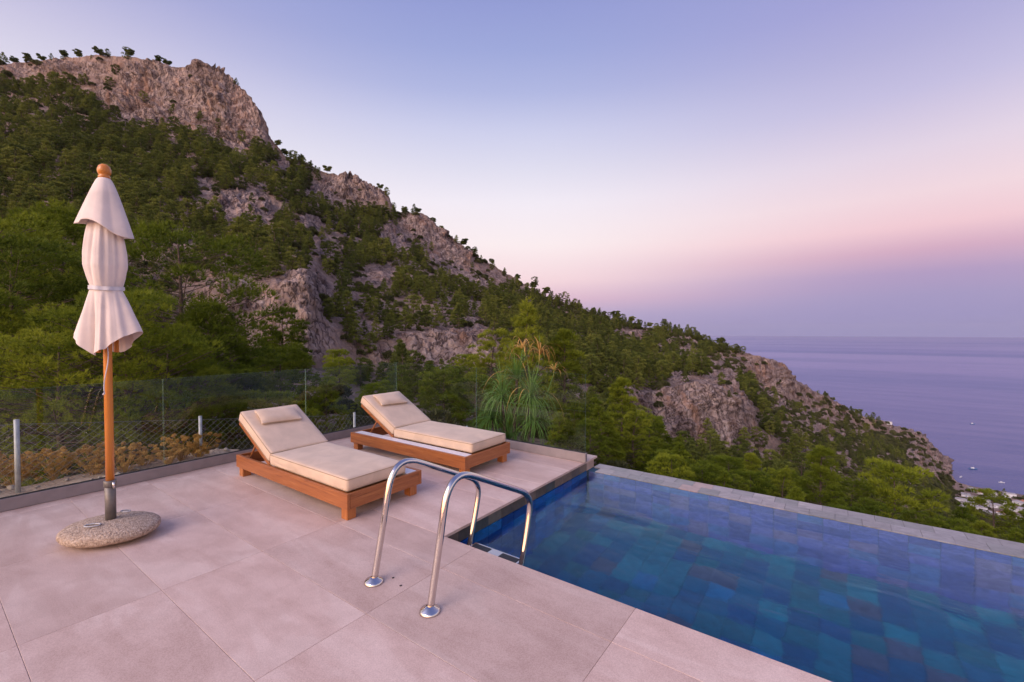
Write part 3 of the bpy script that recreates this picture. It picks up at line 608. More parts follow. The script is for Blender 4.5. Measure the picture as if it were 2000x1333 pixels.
o = MB(); o.tube([(0,0,.44),(0,0,1.0),(0,0,1.8),(0,0,2.76)], [.027,.027,.026,.024], 20); o.build('pole', M['pole'], pr)
o = MB(); o.lathe([(.030,2.765),(.037,2.772),(.037,2.786),(.030,2.792),(.036,2.800),(.042,2.818),(.042,2.838),(.034,2.862),(.019,2.876),(.003,2.880)], 24); o.build('finial', M['pole'], pr)
def cloth(rows, nth, rf, hem):
    v = []; f = []
    for i in range(rows+1):
        s = i/rows
        for k in range(nth):
            th = 2*math.pi*k/nth; x, y, z = rf(s, th); v.append((x, y, z))
    for i in range(rows):
        for k in range(nth): f.append((i*nth+k, (i+1)*nth+k, (i+1)*nth+(k+1) % nth, i*nth+(k+1) % nth))
    return v, f
def sst(a_, b_, x): t = max(0, min(1, (x-a_)/(b_-a_))); return t*t*(3-2*t)
tri = lambda a_: 2/math.pi*math.asin(math.sin(a_)*.985)
def body(s, th):
    side = abs(math.cos(th-.05))**2.2
    pleat = .60*tri(5*th+.9) + .45*tri(8*th-.4) + .12*math.cos(17*th)
    if s < .5:                                   # from under the flap down to the band
        t = s/.5; z = 2.46 - .53*t
        r_ = float(np.interp(t, [0,.25,.5,.68,.85,.95,1], [.088,.104,.119,.124,.110,.098,.092]))
        r_ += pleat*(.006+.014*math.sin(math.pi*min(1, t*1.05))**.8) + .004*math.sin(3*th+9*z)
    else:                                        # the loose skirt hangs open below it
        t = (s-.5)/.5; ze = 1.435 + .155*side + .020*pleat; z = 1.93 - (1.93-ze)*t
        re = .118 + .092*side + .034*pleat
        r_ = .092 + (re-.092)*t**.9 + .007*pleat*math.sin(math.pi*t) + .004*math.sin(4*th+7*t)*t
    return r_*math.cos(th), r_*math.sin(th), z
v, f = cloth(90, 180, body, None); o = link(bpy.data.objects.new('canopy', mesh_from('canopy', v, f, M['canvas'], True)), pr)
def top(s, th):
    side = .5+.5*math.cos(2*(th-.1)); z = 2.77 - s*(.40 - .055*math.cos(th+.3*math.sin(th)+2.6) + .018*math.cos(3*th+1.0))
    fold = .6*tri(4*th+.8) + .4*tri(7*th+2)
    r_ = .036 + .112*s**.72 + .018*s*fold + .030*s**1.5*side
    return r_*math.cos(th), r_*math.sin(th), z
v, f = cloth(40, 144, top, None); o = link(bpy.data.objects.new('top_flap', mesh_from('top_flap', v, f, M['canvas'], True)), pr)
md = o.modifiers.new('t', 'SOLIDIFY'); md.thickness = .003
v, f = cloth(2, 96, lambda s, th: tuple([(.103+.004*math.cos(9*th))*math.cos(th), (.103+.004*math.cos(9*th))*math.sin(th), 1.945-.03*s+.004*math.sin(2*th)]), None)
link(bpy.data.objects.new('tie_band', mesh_from('tie_band', v, f, M['band'], True)), pr)
for k in range(6):
    th = k*math.pi/3+.4; o = MB(); o.box((-.009,-.005,0), (.009,.005,.98), .002, Matrix.Translation((.06*math.cos(th), .06*math.sin(th), 1.44)) @ Matrix.Rotation(th, 4, 'Z')); o.build('rib', M['pole'], pr)
o = MB(); pts = [(.06+.012*math.sin(t*5), -.08+.01*math.cos(t*4), 1.50-t*.36) for t in np.linspace(0, 1, 14)]; o.tube(pts, .0035, 6); o.tube([pts[-1], (pts[-1][0]-.01, pts[-1][1], pts[-1][2]-.015)], .006, 6); o.build('cord', M['band'], pr)

# ------------------------------------------------------------------ sun loungers
def lounger(loc, flip, label, pillow_dx=0):
    t = empty('sun_lounger', loc); tag(t, label, 'sun lounger', 'sun loungers on the terrace')
    Wd, Ln = .83, 2.08
    fy = (lambda y: Wd-y) if flip else (lambda y: y)
    def bx(name, a_, b_, mt, bev=.003, parent=t):
        y0, y1 = sorted((fy(a_[1]), fy(b_[1]))); o = MB(); o.box((a_[0],y0,a_[2]), (b_[0],y1,b_[2]), bev); return o.build(name, mt, parent)
    bx('side_rail', (0,0,.10), (Ln,.032,.235), M['wood']); bx('side_rail', (0,Wd-.032,.10), (Ln,Wd,.235), M['wood'])
    bx('end_rail', (.0,.0335,.10), (.032,Wd-.0335,.233), M['wood_y']); bx('end_rail', (Ln-.032,.0335,.10), (Ln-.0015,Wd-.0335,.233), M['wood_y'])
    for x in (.0335, Ln-.0335-.075):
        for y in (.0335, Wd-.0335-.075): bx('leg', (x-.012,y-.012,0), (x+.075,y+.075,.21), M['leg'])
    for x in (.0215, Ln-.0975):
        pass
    ty0, ty1 = Wd-.155, Wd-.034
    bx('side_tray', (.034,ty0,.20), (Ln-.034,ty1,.231), M['tray'])
    for k in range(14): bx('slat', (.72+k*.094,.036,.19), (.72+k*.094+.07,ty0-.004,.212), M['wood_y'], .002)
    for y in (.07, ty0-.04): bx('support_rail', (.034,y-.015,.11), (Ln-.034,y+.015,.188), M['wood'])
    # hinged back
    A = R(27.5); Hx, Hz = .68, .225; Mb = Matrix.Translation((Hx,0,Hz)) @ Matrix.Rotation(A, 4, 'Y') @ Matrix.Rotation(math.pi, 4, 'Z')
    Mb = Matrix(((-math.cos(A),0,math.sin(A),Hx),(0,1,0,0),(math.sin(A),0,math.cos(A),Hz),(0,0,0,1)))
    Lb = .76; cw0, cw1 = .028, ty0-.006
    bk = bpy.data.objects.new('backrest', None); link(bk, t)
    def bb(name, a_, b_, mt):
        y0, y1 = sorted((fy(a_[1]), fy(b_[1]))); o = MB(); o.box((a_[0],y0,a_[2]), (b_[0],y1,b_[2]), .002, Mb); return o.build(name, mt, bk)
    bb('back_rail', (.0,cw0+.004,-.012), (Lb,cw0+.034,.028), M['wood']); bb('back_rail', (.0,cw1-.034,-.012), (Lb,cw1-.004,.028), M['wood'])
    for k in range(8): bb('back_slat', (.02+k*.092,cw0+.035,.002), (.02+k*.092+.07,cw1-.035,.02), M['wood_y'])
    for y in (cw0+.06, cw1-.06):
        o = MB(); p1 = Mb @ Vector((.42,0,-.02)); o.tube([(p1.x,fy(y),p1.z), (.10,fy(y),.15)], .012, 6); o.build('prop', M['wood'], bk)
    # cushions
    cy = (fy(cw0)+fy(cw1))/2; hy = (cw1-cw0)/2
    def cushion(name, hx, place, seed):
        hz = .056
        def fn(p):
            e = (1-(p.x/hx)**4)*(1-(p.y/hy)**4)
            z = p.z + (.010*e if p.z > 0 else 0) + .005*noise.noise(Vector((p.x*4+seed, p.y*4, p.z*2)))*(p.z > -.03)
            bulge = 1 + .006*(1-abs(p.z)/hz)
            return place @ Vector((p.x*bulge, p.y*bulge, z))
        me = rounded(hx, hy, hz, .016, 44, 24, 6, fn); me.materials.append(M['cushion']); o = link(bpy.data.objects.new(name, me), t)
        for zz in (hz-.010, -hz+.008):
            X, Y = hx+.000, hy+.000; r_ = .018; pts = []
            for cx_, cy_, a0 in ((X-r_,Y-r_,0),(-X+r_,Y-r_,90),(-X+r_,-Y+r_,180),(X-r_,-Y+r_,270)):
                for k in range(5): q_ = R(a0+k*22.5); pts.append(place @ Vector((cx_+r_*math.cos(q_), cy_+r_*math.sin(q_), zz)))
            pts.append(pts[0]); m_ = MB(); m_.tube(pts, .0035, 5, False); m_.build('piping', M['piping'], o)
        return o
    sx0, sx1 = .70, Ln-.045
    sc_ = cushion('seat_cushion', (sx1-sx0)/2, Matrix.Translation(((sx0+sx1)/2, cy, .235+.058)), 3.1)
    hb = .385
    Mc = Matrix(((-math.cos(A),0,math.sin(A),0),(0,1,0,0),(math.sin(A),0,math.cos(A),0),(0,0,0,1)))
    off = Matrix.Translation((Hx,0,Hz)) @ Mc @ Matrix.Translation((.022+hb, cy, .030+.056))
    cushion('back_cushion', hb, off, 8.7)
    # carry strap on the near flank of the seat cushion
    ys_ = cy + (-1)*(hy+.006)
    o = MB(); pts = [(sx0+.10+.42*s, ys_-.004*math.sin(math.pi*s), .285-.016*math.sin(math.pi*s)) for s in np.linspace(0, 1, 14)]
    vv = []; 
    for p in pts: vv += [(p[0],p[1],p[2]-.014), (p[0],p[1],p[2]+.014)]
    o.add(vv, [(2*i, 2*i+2, 2*i+3, 2*i+1) for i in range(13)], True); o.build('strap', M['cushion'], sc_)
    # pillow
    def fp(p):
        ex, ey = abs(p.x)/.12, abs(p.y)/.215
        th = max(.10, (1-ex**3.0)*(1-ey**3.2))**.55
        pin = 1 + .05*(ex*ey)**2 - .03*(ex+ey)/2
        return Vector((p.x*pin, p.y*pin, p.z*th + .004*noise.noise(p*12)))
    me = rounded(.12, .215, .042, .012, 22, 34, 6, fp); me.materials.append(M['cushion'])
    off2 = Matrix.Translation((Hx,0,Hz)) @ Mc @ Matrix.Translation((.022+.56+pillow_dx, cy+.0, .030+.112+.036)) @ Matrix.Rotation(R(-2), 4, 'Y') @ Matrix.Rotation(R(3), 4, 'Z')
    for q in me.vertices: q.co = off2 @ q.co
    p_ = link(bpy.data.objects.new('pillow', me), t)
    o = MB()
    X, Y = .121, .216; pts = [off2 @ Vector((a_*X*.985, b_*Y*.985, 0)) for a_, b_ in ((1,1),(1,.5),(1,0),(1,-.5),(1,-1),(.5,-1),(0,-1),(-.5,-1),(-1,-1),(-1,-.5),(-1,0),(-1,.5),(-1,1),(-.5,1),(0,1),(.5,1),(1,1))]
    o.tube(pts, .0035, 5, False); o.build('piping', M['piping'], p_)
    return t
lounger((-5.36,2.18,.001), False, 'teak sun lounger with cream cushion nearest the parasol and pool ladder')
lounger((-5.30,3.58,.001), True, 'teak sun lounger in the railing corner, white side tray facing the other lounger')

# ------------------------------------------------------------------ wire fence beyond the railing
fence = empty('wire_fence', (-7.0, .72, -.12)); tag(fence, 'diamond wire mesh fence with thin galvanised posts outside the glass railing', 'fence')
fp_ = [(-7.1,-2.6,.9,-.1), (-7.0,-.96,.80,-.1), (-7.0,.72,.67,-.13), (-7.05,2.42,.44,-.22), (-7.2,4.95,.10,-.95), (-6.6,7.4,-.5,-2.0)]
for x, y, zt, zb in fp_:
    o = MB(); o.tube([(x,y,zb-.2),(x,y,zt)], .022, 8); o.build('post', M['galv'], fence).location = (7.0,-.72,.12)
mw = MB()
def strip3(p, q_, w_): 
    p, q_ = Vector(p), Vector(q_); mw.tube([p, q_], w_, 3, False)
for (x0,y0,t0,b0), (x1,y1,t1,b1) in zip(fp_[:-1], fp_[1:]):
    Ls = math.hypot(x1-x0, y1-y0); nn = int(Ls/.085); ntop = min(t0-b0, t1-b1)
    P = lambda s, h: (x0+(x1-x0)*s, y0+(y1-y0)*s, (b0+(t0-b0-.05)*h)*(1-s)+(b1+(t1-b1-.05)*h)*s)
    dh = 1.0; hs = (t0-b0)/Ls
    for k in range(-int(nn*hs)-1, nn+1):
        s0 = k/nn
        for sg in (1,-1):
            a_ = s0 if sg > 0 else 1-s0; b_ = a_ + sg*hs
            lo, hi = 0.0, 1.0
            if sg > 0:
                if a_ < 0: lo = -a_/hs
                if b_ > 1: hi = (1-a_)/hs
            else:
                if a_ > 1: lo = (a_-1)/hs
                if b_ < 0: hi = a_/hs
            if hi <= lo: continue
            strip3(P(a_+(b_-a_)*lo, lo), P(a_+(b_-a_)*hi, hi), .0016)
    for h in (.02, 1.0): strip3(P(0,h), P(1,h), .0022)
mw.build('wire_mesh', M['wire'], fence).location = (7.0,-.72,.12)

# ------------------------------------------------------------------ plants
def blades(pos, dirs, length, width, k, spread, r):
    """k thin triangular leaves per tuft"""
    n = len(pos); P = np.repeat(pos, k, 0); Dn = np.repeat(dirs, k, 0) + r.normal(size=(n*k, 3))*spread
    Dn /= np.linalg.norm(Dn, axis=1)[:, None]
    Ln = length*r.uniform(.65, 1.2, (n*k, 1)); S_ = np.cross(Dn, r.normal(size=(n*k, 3))); S_ /= np.linalg.norm(S_, axis=1)[:, None] + 1e-9
    wd = width*r.uniform(.7, 1.2, (n*k, 1))
    V = np.stack([P - S_*wd*.5, P + S_*wd*.5, P + Dn*Ln], 1).reshape(-1, 3)
    return V, np.arange(len(V)).reshape(-1, 3)
def make_tree(name, seed, H, Rr, npad, ntuft, k, ln, wd, form, needle, base=.12, lean=0.0):
    """pads of needle tufts at limb ends round a bent trunk; form: cone | round | flat | loose"""
    r = np.random.default_rng(seed)
    tr = MB(); n = 9; hs = np.linspace(0, 1, n); bend = r.normal(size=2)*.035*H; ln_ = r.normal(size=2); ln_ /= np.linalg.norm(ln_)
    ax_ = np.stack([bend[0]*np.sin(hs*3)+ln_[0]*lean*H*hs**1.5, bend[1]*np.sin(hs*2.3)+ln_[1]*lean*H*hs**1.5, hs*H*.94 - .06*H*(hs == 0)], 1)
    r0 = .020*H; tr.tube(ax_, list(r0*(1-hs*.88)), 7)
    env = {'cone': lambda h: (1-h)**.75*(1-(1-min(h/.14, 1))**2*.5), 'round': lambda h: math.sqrt(max(0, 1-(2*h-1)**2))*.9+.15,
           'flat': lambda h: .35+.75*h if h < .8 else 1.0-(h-.8)*2, 'loose': lambda h: (1-h)**.5*.9}[form]
    P = []; Q = []; TT = []
    for i in range(npad):
        h = base + (1-base)*((i+.5)/npad)**(.9 if form == 'cone' else 1.0) ; hh = (h-base)/(1-base)
        a_ = i*2.39996 + r.normal()*.5; rad = Rr*env(hh)*r.uniform(.55, 1.08)
        c0 = np.array([np.interp(h, hs, ax_[:, j]) for j in range(3)])
        up = (.12 if form != 'flat' else .02)*rad
        c_ = c0 + np.array([math.cos(a_)*rad, math.sin(a_)*rad, up + r.normal()*.02*H])
        if rad > .25*Rr:
            s0 = c0 - np.array([0,0,.12*rad+.02*H]); mid = (s0+c_)/2 + np.array([0,0,-.05*rad])
            tr.tube([s0, mid, c_], [r0*.30*(1.1-h), r0*.22*(1.1-h), r0*.08], 4, False)
        pr_ = (Rr*((.30 if npad < 60 else .19) if form != 'flat' else .40))*r.uniform(.7, 1.25)*(1.05-.45*hh if form == 'cone' else 1)
        nt_ = max(4, int(ntuft*(pr_/(Rr*(.3 if npad < 60 else .19)))**2)); u_ = r.normal(size=(nt_, 3)); u_ /= np.linalg.norm(u_, axis=1)[:, None]
        u_[:, 2] = np.abs(u_[:, 2])*1.0 - .28*r.random(nt_)
        rr_ = r.uniform(.55, 1, (nt_, 1))**.6
        P.append(c_ + u_*rr_*pr_*np.array([1,1,.55 if npad < 60 else .75])); dd = u_*.8 + np.array([math.cos(a_)*.35, math.sin(a_)*.35, .75]); Q.append(dd); TT.append(np.full(nt_, r.random()*.6) + np.clip(u_[:, 2], 0, 1)*.35)  # random tint per pad, plus painted highlight: upper tufts coloured lighter
    P = np.concatenate(P); Q = np.concatenate(Q); TT = np.concatenate(TT)
    V, F_ = blades(P, Q, ln, wd, k, .55, r)
    cm = fast_mesh(name+'_crown', V, F_, needle)
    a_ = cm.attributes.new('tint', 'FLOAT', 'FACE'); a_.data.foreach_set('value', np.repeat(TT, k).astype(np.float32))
    tm = bpy.data.meshes.new(name+'_trunk'); tm.from_pydata(tr.v, [], tr.f); tm.materials.append(M['bark']); tm.polygons.foreach_set('use_smooth', tr.sm)
    return cm, tm, H
# far pines (about 30 px), middle pines, near pines
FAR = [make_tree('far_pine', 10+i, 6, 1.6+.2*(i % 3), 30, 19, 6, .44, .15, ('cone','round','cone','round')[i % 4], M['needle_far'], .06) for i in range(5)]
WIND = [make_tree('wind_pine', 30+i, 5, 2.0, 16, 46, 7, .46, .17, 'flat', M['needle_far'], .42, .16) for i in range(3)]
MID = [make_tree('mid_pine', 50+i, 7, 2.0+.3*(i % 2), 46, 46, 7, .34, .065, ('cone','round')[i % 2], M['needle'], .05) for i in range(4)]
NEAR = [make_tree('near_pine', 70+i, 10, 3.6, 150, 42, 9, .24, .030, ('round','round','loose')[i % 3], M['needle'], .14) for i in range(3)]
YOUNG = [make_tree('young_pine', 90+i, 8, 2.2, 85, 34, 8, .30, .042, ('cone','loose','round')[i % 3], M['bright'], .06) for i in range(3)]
BUSH = []
for i in range(3):
    r = np.random.default_rng(200+i); n_ = 260; u_ = r.normal(size=(n_, 3)); u_ /= np.linalg.norm(u_, axis=1)[:, None]; u_[:, 2] = np.abs(u_[:, 2])
    lob = 1 + .28*fbm(u_*1.7+i*3, 2); P_ = u_*lob[:, None]*np.array([1,1,.95])*r.uniform(.75, 1, (n_, 1))
    V, F_ = blades(P_, u_+np.array([0,0,.5]), .34, .17, 4, .6, r); cm = fast_mesh('bush', V, F_, M['scrub'])
    a_ = cm.attributes.new('tint', 'FLOAT', 'FACE'); a_.data.foreach_set('value', np.repeat(r.random(n_), 4).astype(np.float32)); BUSH.append(cm)

protos = {}
def plant_tree(name, var, x, y, z, s, rz, label, group, cat='pine tree', sz=1.0):
    e = empty(name, (x, y, z), rz); e.scale = (s, s, s*sz); tag(e, label, cat, group)
    c_ = link(bpy.data.objects.new('crown', var[0]), e); t_ = link(bpy.data.objects.new('trunk', var[1]), e)
    protos.setdefault(id(var[0]), (c_, t_)); return e

# near trees placed one by one: bearing, height angle of the top, distance, kind, label
NT = [
 (-90,395,24,NEAR[0],'tall dark pine standing at the outer edge behind the glass railing'),
 (35,455,21,NEAR[1],'dark pine mass left of the parasol with its trunk behind the glass'),
 (120,400,30,NEAR[2],'olive green pine rising behind the parasol canopy on the slope'),
 (335,438,25,NEAR[0],'bright topped pine immediately right of the closed parasol'),
 (255,560,17,NEAR[1],'low dark pine behind the waist of the parasol'),
 (400,585,23,NEAR[2],'dark pine in front of the orange rock outcrop'),
 (120,640,15,NEAR[0],'shadowy pine low behind the left end of the railing'),
 (-30,560,17,NEAR[2],'dense pine at the left side, half above the glass railing'),
 (330,655,19,NEAR[1],'leafy pine above the glass between parasol and near lounger'),
 (480,690,24,MID[0],'small pine just over the railing behind the near lounger head'),
 (555,600,62,MID[1],'small upright pine growing against the orange rock outcrop'),
 (640,735,26,MID[2],'round green pine seen through the glass between the loungers'),
 (520,760,22,MID[3],'low pine through the glass above the near lounger cushion'),
 (1035,580,40,YOUNG[0],'tall light green pine rising behind the palm with golden dry fronds'),
 (1100,640,42,YOUNG[1],'light green pine beside the palm on its pool side'),
 (975,640,48,YOUNG[2],'yellow green pine on the slope left of the palm'),
 (870,720,34,MID[1],'bushy green pine above the far lounger cushion'),
 (780,745,32,MID[2],'green pine seen through the glass over the far lounger pillow'),
 (930,735,30,MID[3],'dark pine behind the glass left of the palm'),
 (1215,735,40,YOUNG[1],'slender yellow green pine with a bare top in front of the grey cliff'),
 (1165,790,33,YOUNG[0],'light green pine at the free end of the glass railing'),
 (1250,800,38,YOUNG[2],'bushy light green pine over the pool corner in front of the cliff'),
 (1330,850,44,YOUNG[0],'light green pine below the grey cliff beyond the pool edge'),
 (1300,880,30,YOUNG[1],'low light green pine touching the pool edge near its corner'),
 (1110,830,26,MID[0],'dark pine through the last glass pane by the pool corner'),
 (1400,890,46,YOUNG[2],'round light green pine beyond the pool below the cliff foot'),
 (1470,885,50,YOUNG[1],'loose light green pine with bare twigs beyond the middle of the pool edge'),
 (1540,912,50,YOUNG[0],'low light green pine beyond the pool edge, left of the tall branching one'),
 (1610,870,52,YOUNG[1],'tall branching pine with a visible pale trunk over the pool edge'),
 (1680,935,55,YOUNG[2],'dense pine right of the tall branching one over the pool edge'),
 (1750,905,56,MID[1],'dark green pine with a pointed top below the headland'),
 (1820,955,58,YOUNG[0],'green pine below the headland cliff, left of the village roofs'),
 (1885,985,54,MID[2],'dark pine in front of the white village roofs'),
 (1950,960,60,YOUNG[2],'green pine with a rounded top before the beach village'),
 (2030,990,56,YOUNG[1],'green pine at the right end of the pool edge below the beach'),
 (1370,905,34,MID[3],'dark pine peeping over the pool edge under the cliff'),
 (1440,930,36,YOUNG[2],'light green pine crown just over the pool edge, third along from the corner'),
 (1560,950,38,MID[0],'dark low pine crown just over the middle of the pool edge'),
 (1650,975,40,YOUNG[0],'low light green crown over the pool edge under the branching pine'),
 (1720,985,40,MID[3],'dark low crown over the right half of the pool edge'),
 (1790,1000,42,YOUNG[2],'low yellow green crown over the right half of the pool edge'),
 (1860,1015,42,MID[1],'dark low crown over the pool edge below the village'),
 (1930,1020,44,YOUNG[1],'sparse yellow green crown over the pool edge below the beach'),
 (1995,1035,42,MID[2],'dark crown at the far right over the pool edge'),
 (2080,1020,44,YOUNG[0],'green crown beyond the right end of the pool edge'),
]
random.seed(11)
names = {id(x[0]): 'pine_tree' for x in NEAR+MID+YOUNG}
for px, py, d, var, lab in NT:
    p = wpt(px, d); zt = EYE + (648-py)/FPX*d; zb = ground(px, d)-.3; h = max(2.2, zt-zb)
    s = h/var[2]; wide = 1.0
    sxy = min(s, 1.5) if var in NEAR else s
    sxy = max(s, .75)
    e = plant_tree('pine_tree', var, p[0], p[1], zt-h, sxy, random.uniform(0, 6.28), lab, 'pines close below the terrace', sz=h/var[2]/sxy)

# the wooded mountain: positions spread evenly over the ground
def sample(n_, p0, p1, dmin, r):
    out = []
    while sum(len(x) for x in out) < n_:
        px = r.uniform(p0, p1, 40000); d = np.sqrt(r.uniform(dmin**2, 660.0**2, 40000))
        i = np.clip(np.searchsorted(pxs, px), 0, nc-1)
        j = np.array([np.searchsorted(D[a_], b_) for a_, b_ in zip(i, d)]); ok = (j < nr-23) & (j > 0)
        i, j, px, d = i[ok], j[ok], px[ok], d[ok]
        out.append(np.stack([i, j], 1))
    o_ = np.concatenate(out); return o_[:n_]
r = np.random.default_rng(21)
S1 = sample(52000, -260, 2080, 26, r)
si, sj = S1[:, 0], S1[:, 1]; sp = POS[si, sj] + r.uniform(-.5, .5, (len(si), 3))*np.array([1,1,0])
spx, spy, sd_, sr, ss = PX[si, sj], PY[si, sj], D[si, sj], RK[si, sj], steep[si, sj]
# keep the ground just below an outcrop open too, so that crowns do not hide it
sfront = np.maximum(sr, rockmask(spx, spy-9, np.zeros(len(spx)))); sfront = np.maximum(sfront, .55*rockmask(spx, spy-20, np.zeros(len(spx)))); sfront = np.maximum(sfront, rockmask(spx, spy, np.zeros(len(spx)), BARE))
dens = fbm(np.stack([sp[:, 0]/26, sp[:, 1]/26, sp[:, 2]*0+3], 1), 3)
prob = np.where((spx > 540) & (spx < 1150), np.clip(.50 + dens*1.9, .04, 1), np.clip(.50 + dens*1.5, .04, 1))*(1-np.clip(sfront*1.3, 0, .985))*np.where(ss > .55, .25, 1)
prob *= np.where((spx > 560) & (spx < 1050), .97, 1)
prob *= np.where(spx > 1450, np.clip(.50-(spx-1450)/900, .12, 1), 1)
prob *= np.where(sp[:, 2] < SEA+10, .12, 1)
keep = r.random(len(si)) < prob
# thin out so that crowns do not pile up
sel = np.where(keep)[0]; grid = {}; good = []
for a_ in sel:
    x, y = sp[a_, 0], sp[a_, 1]; g_ = 3.7 + 1.2*(sd_[a_] > 200); key = (int(x//g_), int(y//g_), g_)
    if key in grid: continue
    grid[key] = 1; good.append(a_)
good = np.array(good); good = good[np.argsort(sd_[good])]
hgt = np.clip(r.normal(6.3, 1.9, len(good)), 2.4, 11)*np.where((spx[good] > 560) & (spx[good] < 1150), .85, 1)*np.clip(.62+sd_[good]/420, .6, 1.12)*np.where(sd_[good] < 60, .8, 1)
NEARBY = [  # what a tree on the mountain stands by
 (285, 330, 0, 240, 'at the foot of the great summit cliff'), (285, 330, 240, 420, 'under the middle of the great summit cliff'), (285, 330, 420, 560, 'under the right shoulder of the summit cliff'),
 (130, 285, -400, 150, 'in the dense wood left of the parasol top'), (130, 285, 150, 400, 'in the dense wood above the parasol top'), (130, 285, 400, 560, 'on the slope by the pale rock patch below the summit cliff'),
 (85, 130, -400, 180, 'on the slope behind the parasol, to its left'), (85, 130, 180, 390, 'on the slope between the parasol and the orange rock outcrop'), (79, 130, 390, 500, 'just above the left half of the orange rock outcrop'), (79, 130, 500, 660, 'just above the right half of the orange rock outcrop'),
 (0, 85, -400, 180, 'behind the left end of the glass railing'), (0, 85, 180, 400, 'in the hollow right of the parasol'), (0, 79, 400, 530, 'at the foot of the orange rock outcrop'), (0, 79, 530, 660, 'in the gully right of the orange rock outcrop'),
 (130, 400, 560, 700, 'below the first step of the falling ridge'), (130, 400, 700, 800, 'below the second step of the falling ridge'), (130, 400, 800, 960, 'below the jagged knob of the falling ridge'), (130, 400, 960, 1150, 'on the smooth slope right of the jagged knob'),
 (96, 130, 660, 800, 'above the left part of the pink scree bank'), (96, 130, 800, 1150, 'above the right part of the pink scree bank'),
 (0, 96, 660, 780, 'in front of the pink scree bank between the loungers'), (0, 96, 780, 960, 'in front of the pink scree bank above the far lounger'), (0, 130, 960, 1150, 'on the low slope behind the palm'),
 (165, 900, 1150, 1300, 'on the slope left above the broken grey cliff'), (165, 900, 1300, 1400, 'right above the broken grey cliff'), (165, 900, 1400, 1500, 'on the right flank of the broken grey cliff'),
 (0, 165, 1150, 1280, 'below the left end of the broken grey cliff'), (0, 165, 1280, 1500, 'at the foot of the broken grey cliff'),
 (0, 900, 1500, 1620, 'under the seaward rock tower'), (0, 900, 1620, 1750, 'on the bushy slope above the village'), (0, 900, 1750, 2200, 'on the last slope above the village')]
def describe(k, a_, vname):
    px, d = spx[a_], sd_[a_]
    where = next((w_ for d0, d1, x0, x1, w_ in NEARBY if d0 <= d < d1 and x0 <= px < x1), 'on the wooded mountain slope')
    size = 'tall' if hgt[k] > 6.6 else 'low' if hgt[k] < 4.6 else 'middling'
    return f'{size} {vname} green pine {where}', 'pines ' + where
NIND = 214
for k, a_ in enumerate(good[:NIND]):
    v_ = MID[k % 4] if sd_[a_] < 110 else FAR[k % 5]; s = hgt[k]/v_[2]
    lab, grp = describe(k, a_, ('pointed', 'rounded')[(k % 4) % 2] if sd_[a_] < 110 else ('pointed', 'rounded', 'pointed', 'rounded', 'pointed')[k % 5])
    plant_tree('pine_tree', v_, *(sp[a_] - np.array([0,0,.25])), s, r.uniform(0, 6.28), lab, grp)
# a few single pines on the cliffs
for px, py, sc_, lab in ((290,205,1.2,'dark pine in the left face of the great summit cliff'), (345,226,1.3,'dark pine in the middle of the great summit cliff foot'), (400,242,1.3,'dark pine standing at the foot of the summit cliff, right of its middle'),
    (430,250,1.0,'second dark pine at the right foot of the summit cliff'), (235,150,1.3,'dark pine in the notch left of the summit cliff face'), (222,172,1.2,'lower dark pine in the notch left of the summit cliff face'),
    (745,425,1.4,'wide dark pine under the nose of the bluff on the ridge'), (722,412,1.1,'dark pine left under the nose of the bluff on the ridge'), (770,428,1.5,'spreading dark pine in the gap right of the bluff'), (790,425,1.2,'dark pine in the ridge gap nearest the jagged knob'),
    (495,405,.9,'single small pine inside the pale rock patch below the summit'), (1385,860,1.5,'dark bushy pine in the cleft of the broken grey cliff'), (1480,790,1.6,'dark round pine between the broken cliff and the seaward tower'), (1455,880,1.6,'dark pine at the right foot of the broken grey cliff')):
    i = int(np.argmin(abs(pxs-px))); rows_ = np.where(D[i, :nr-23] > 60)[0]; j = rows_[int(np.argmin(abs(PY[i, rows_]-py)))]
    plant_tree('pine_tree', FAR[(px//7) % 5], *(POS[i, j]-np.array([0,0,1.0])), sc_, px*.1, lab, 'pines on the cliffs')
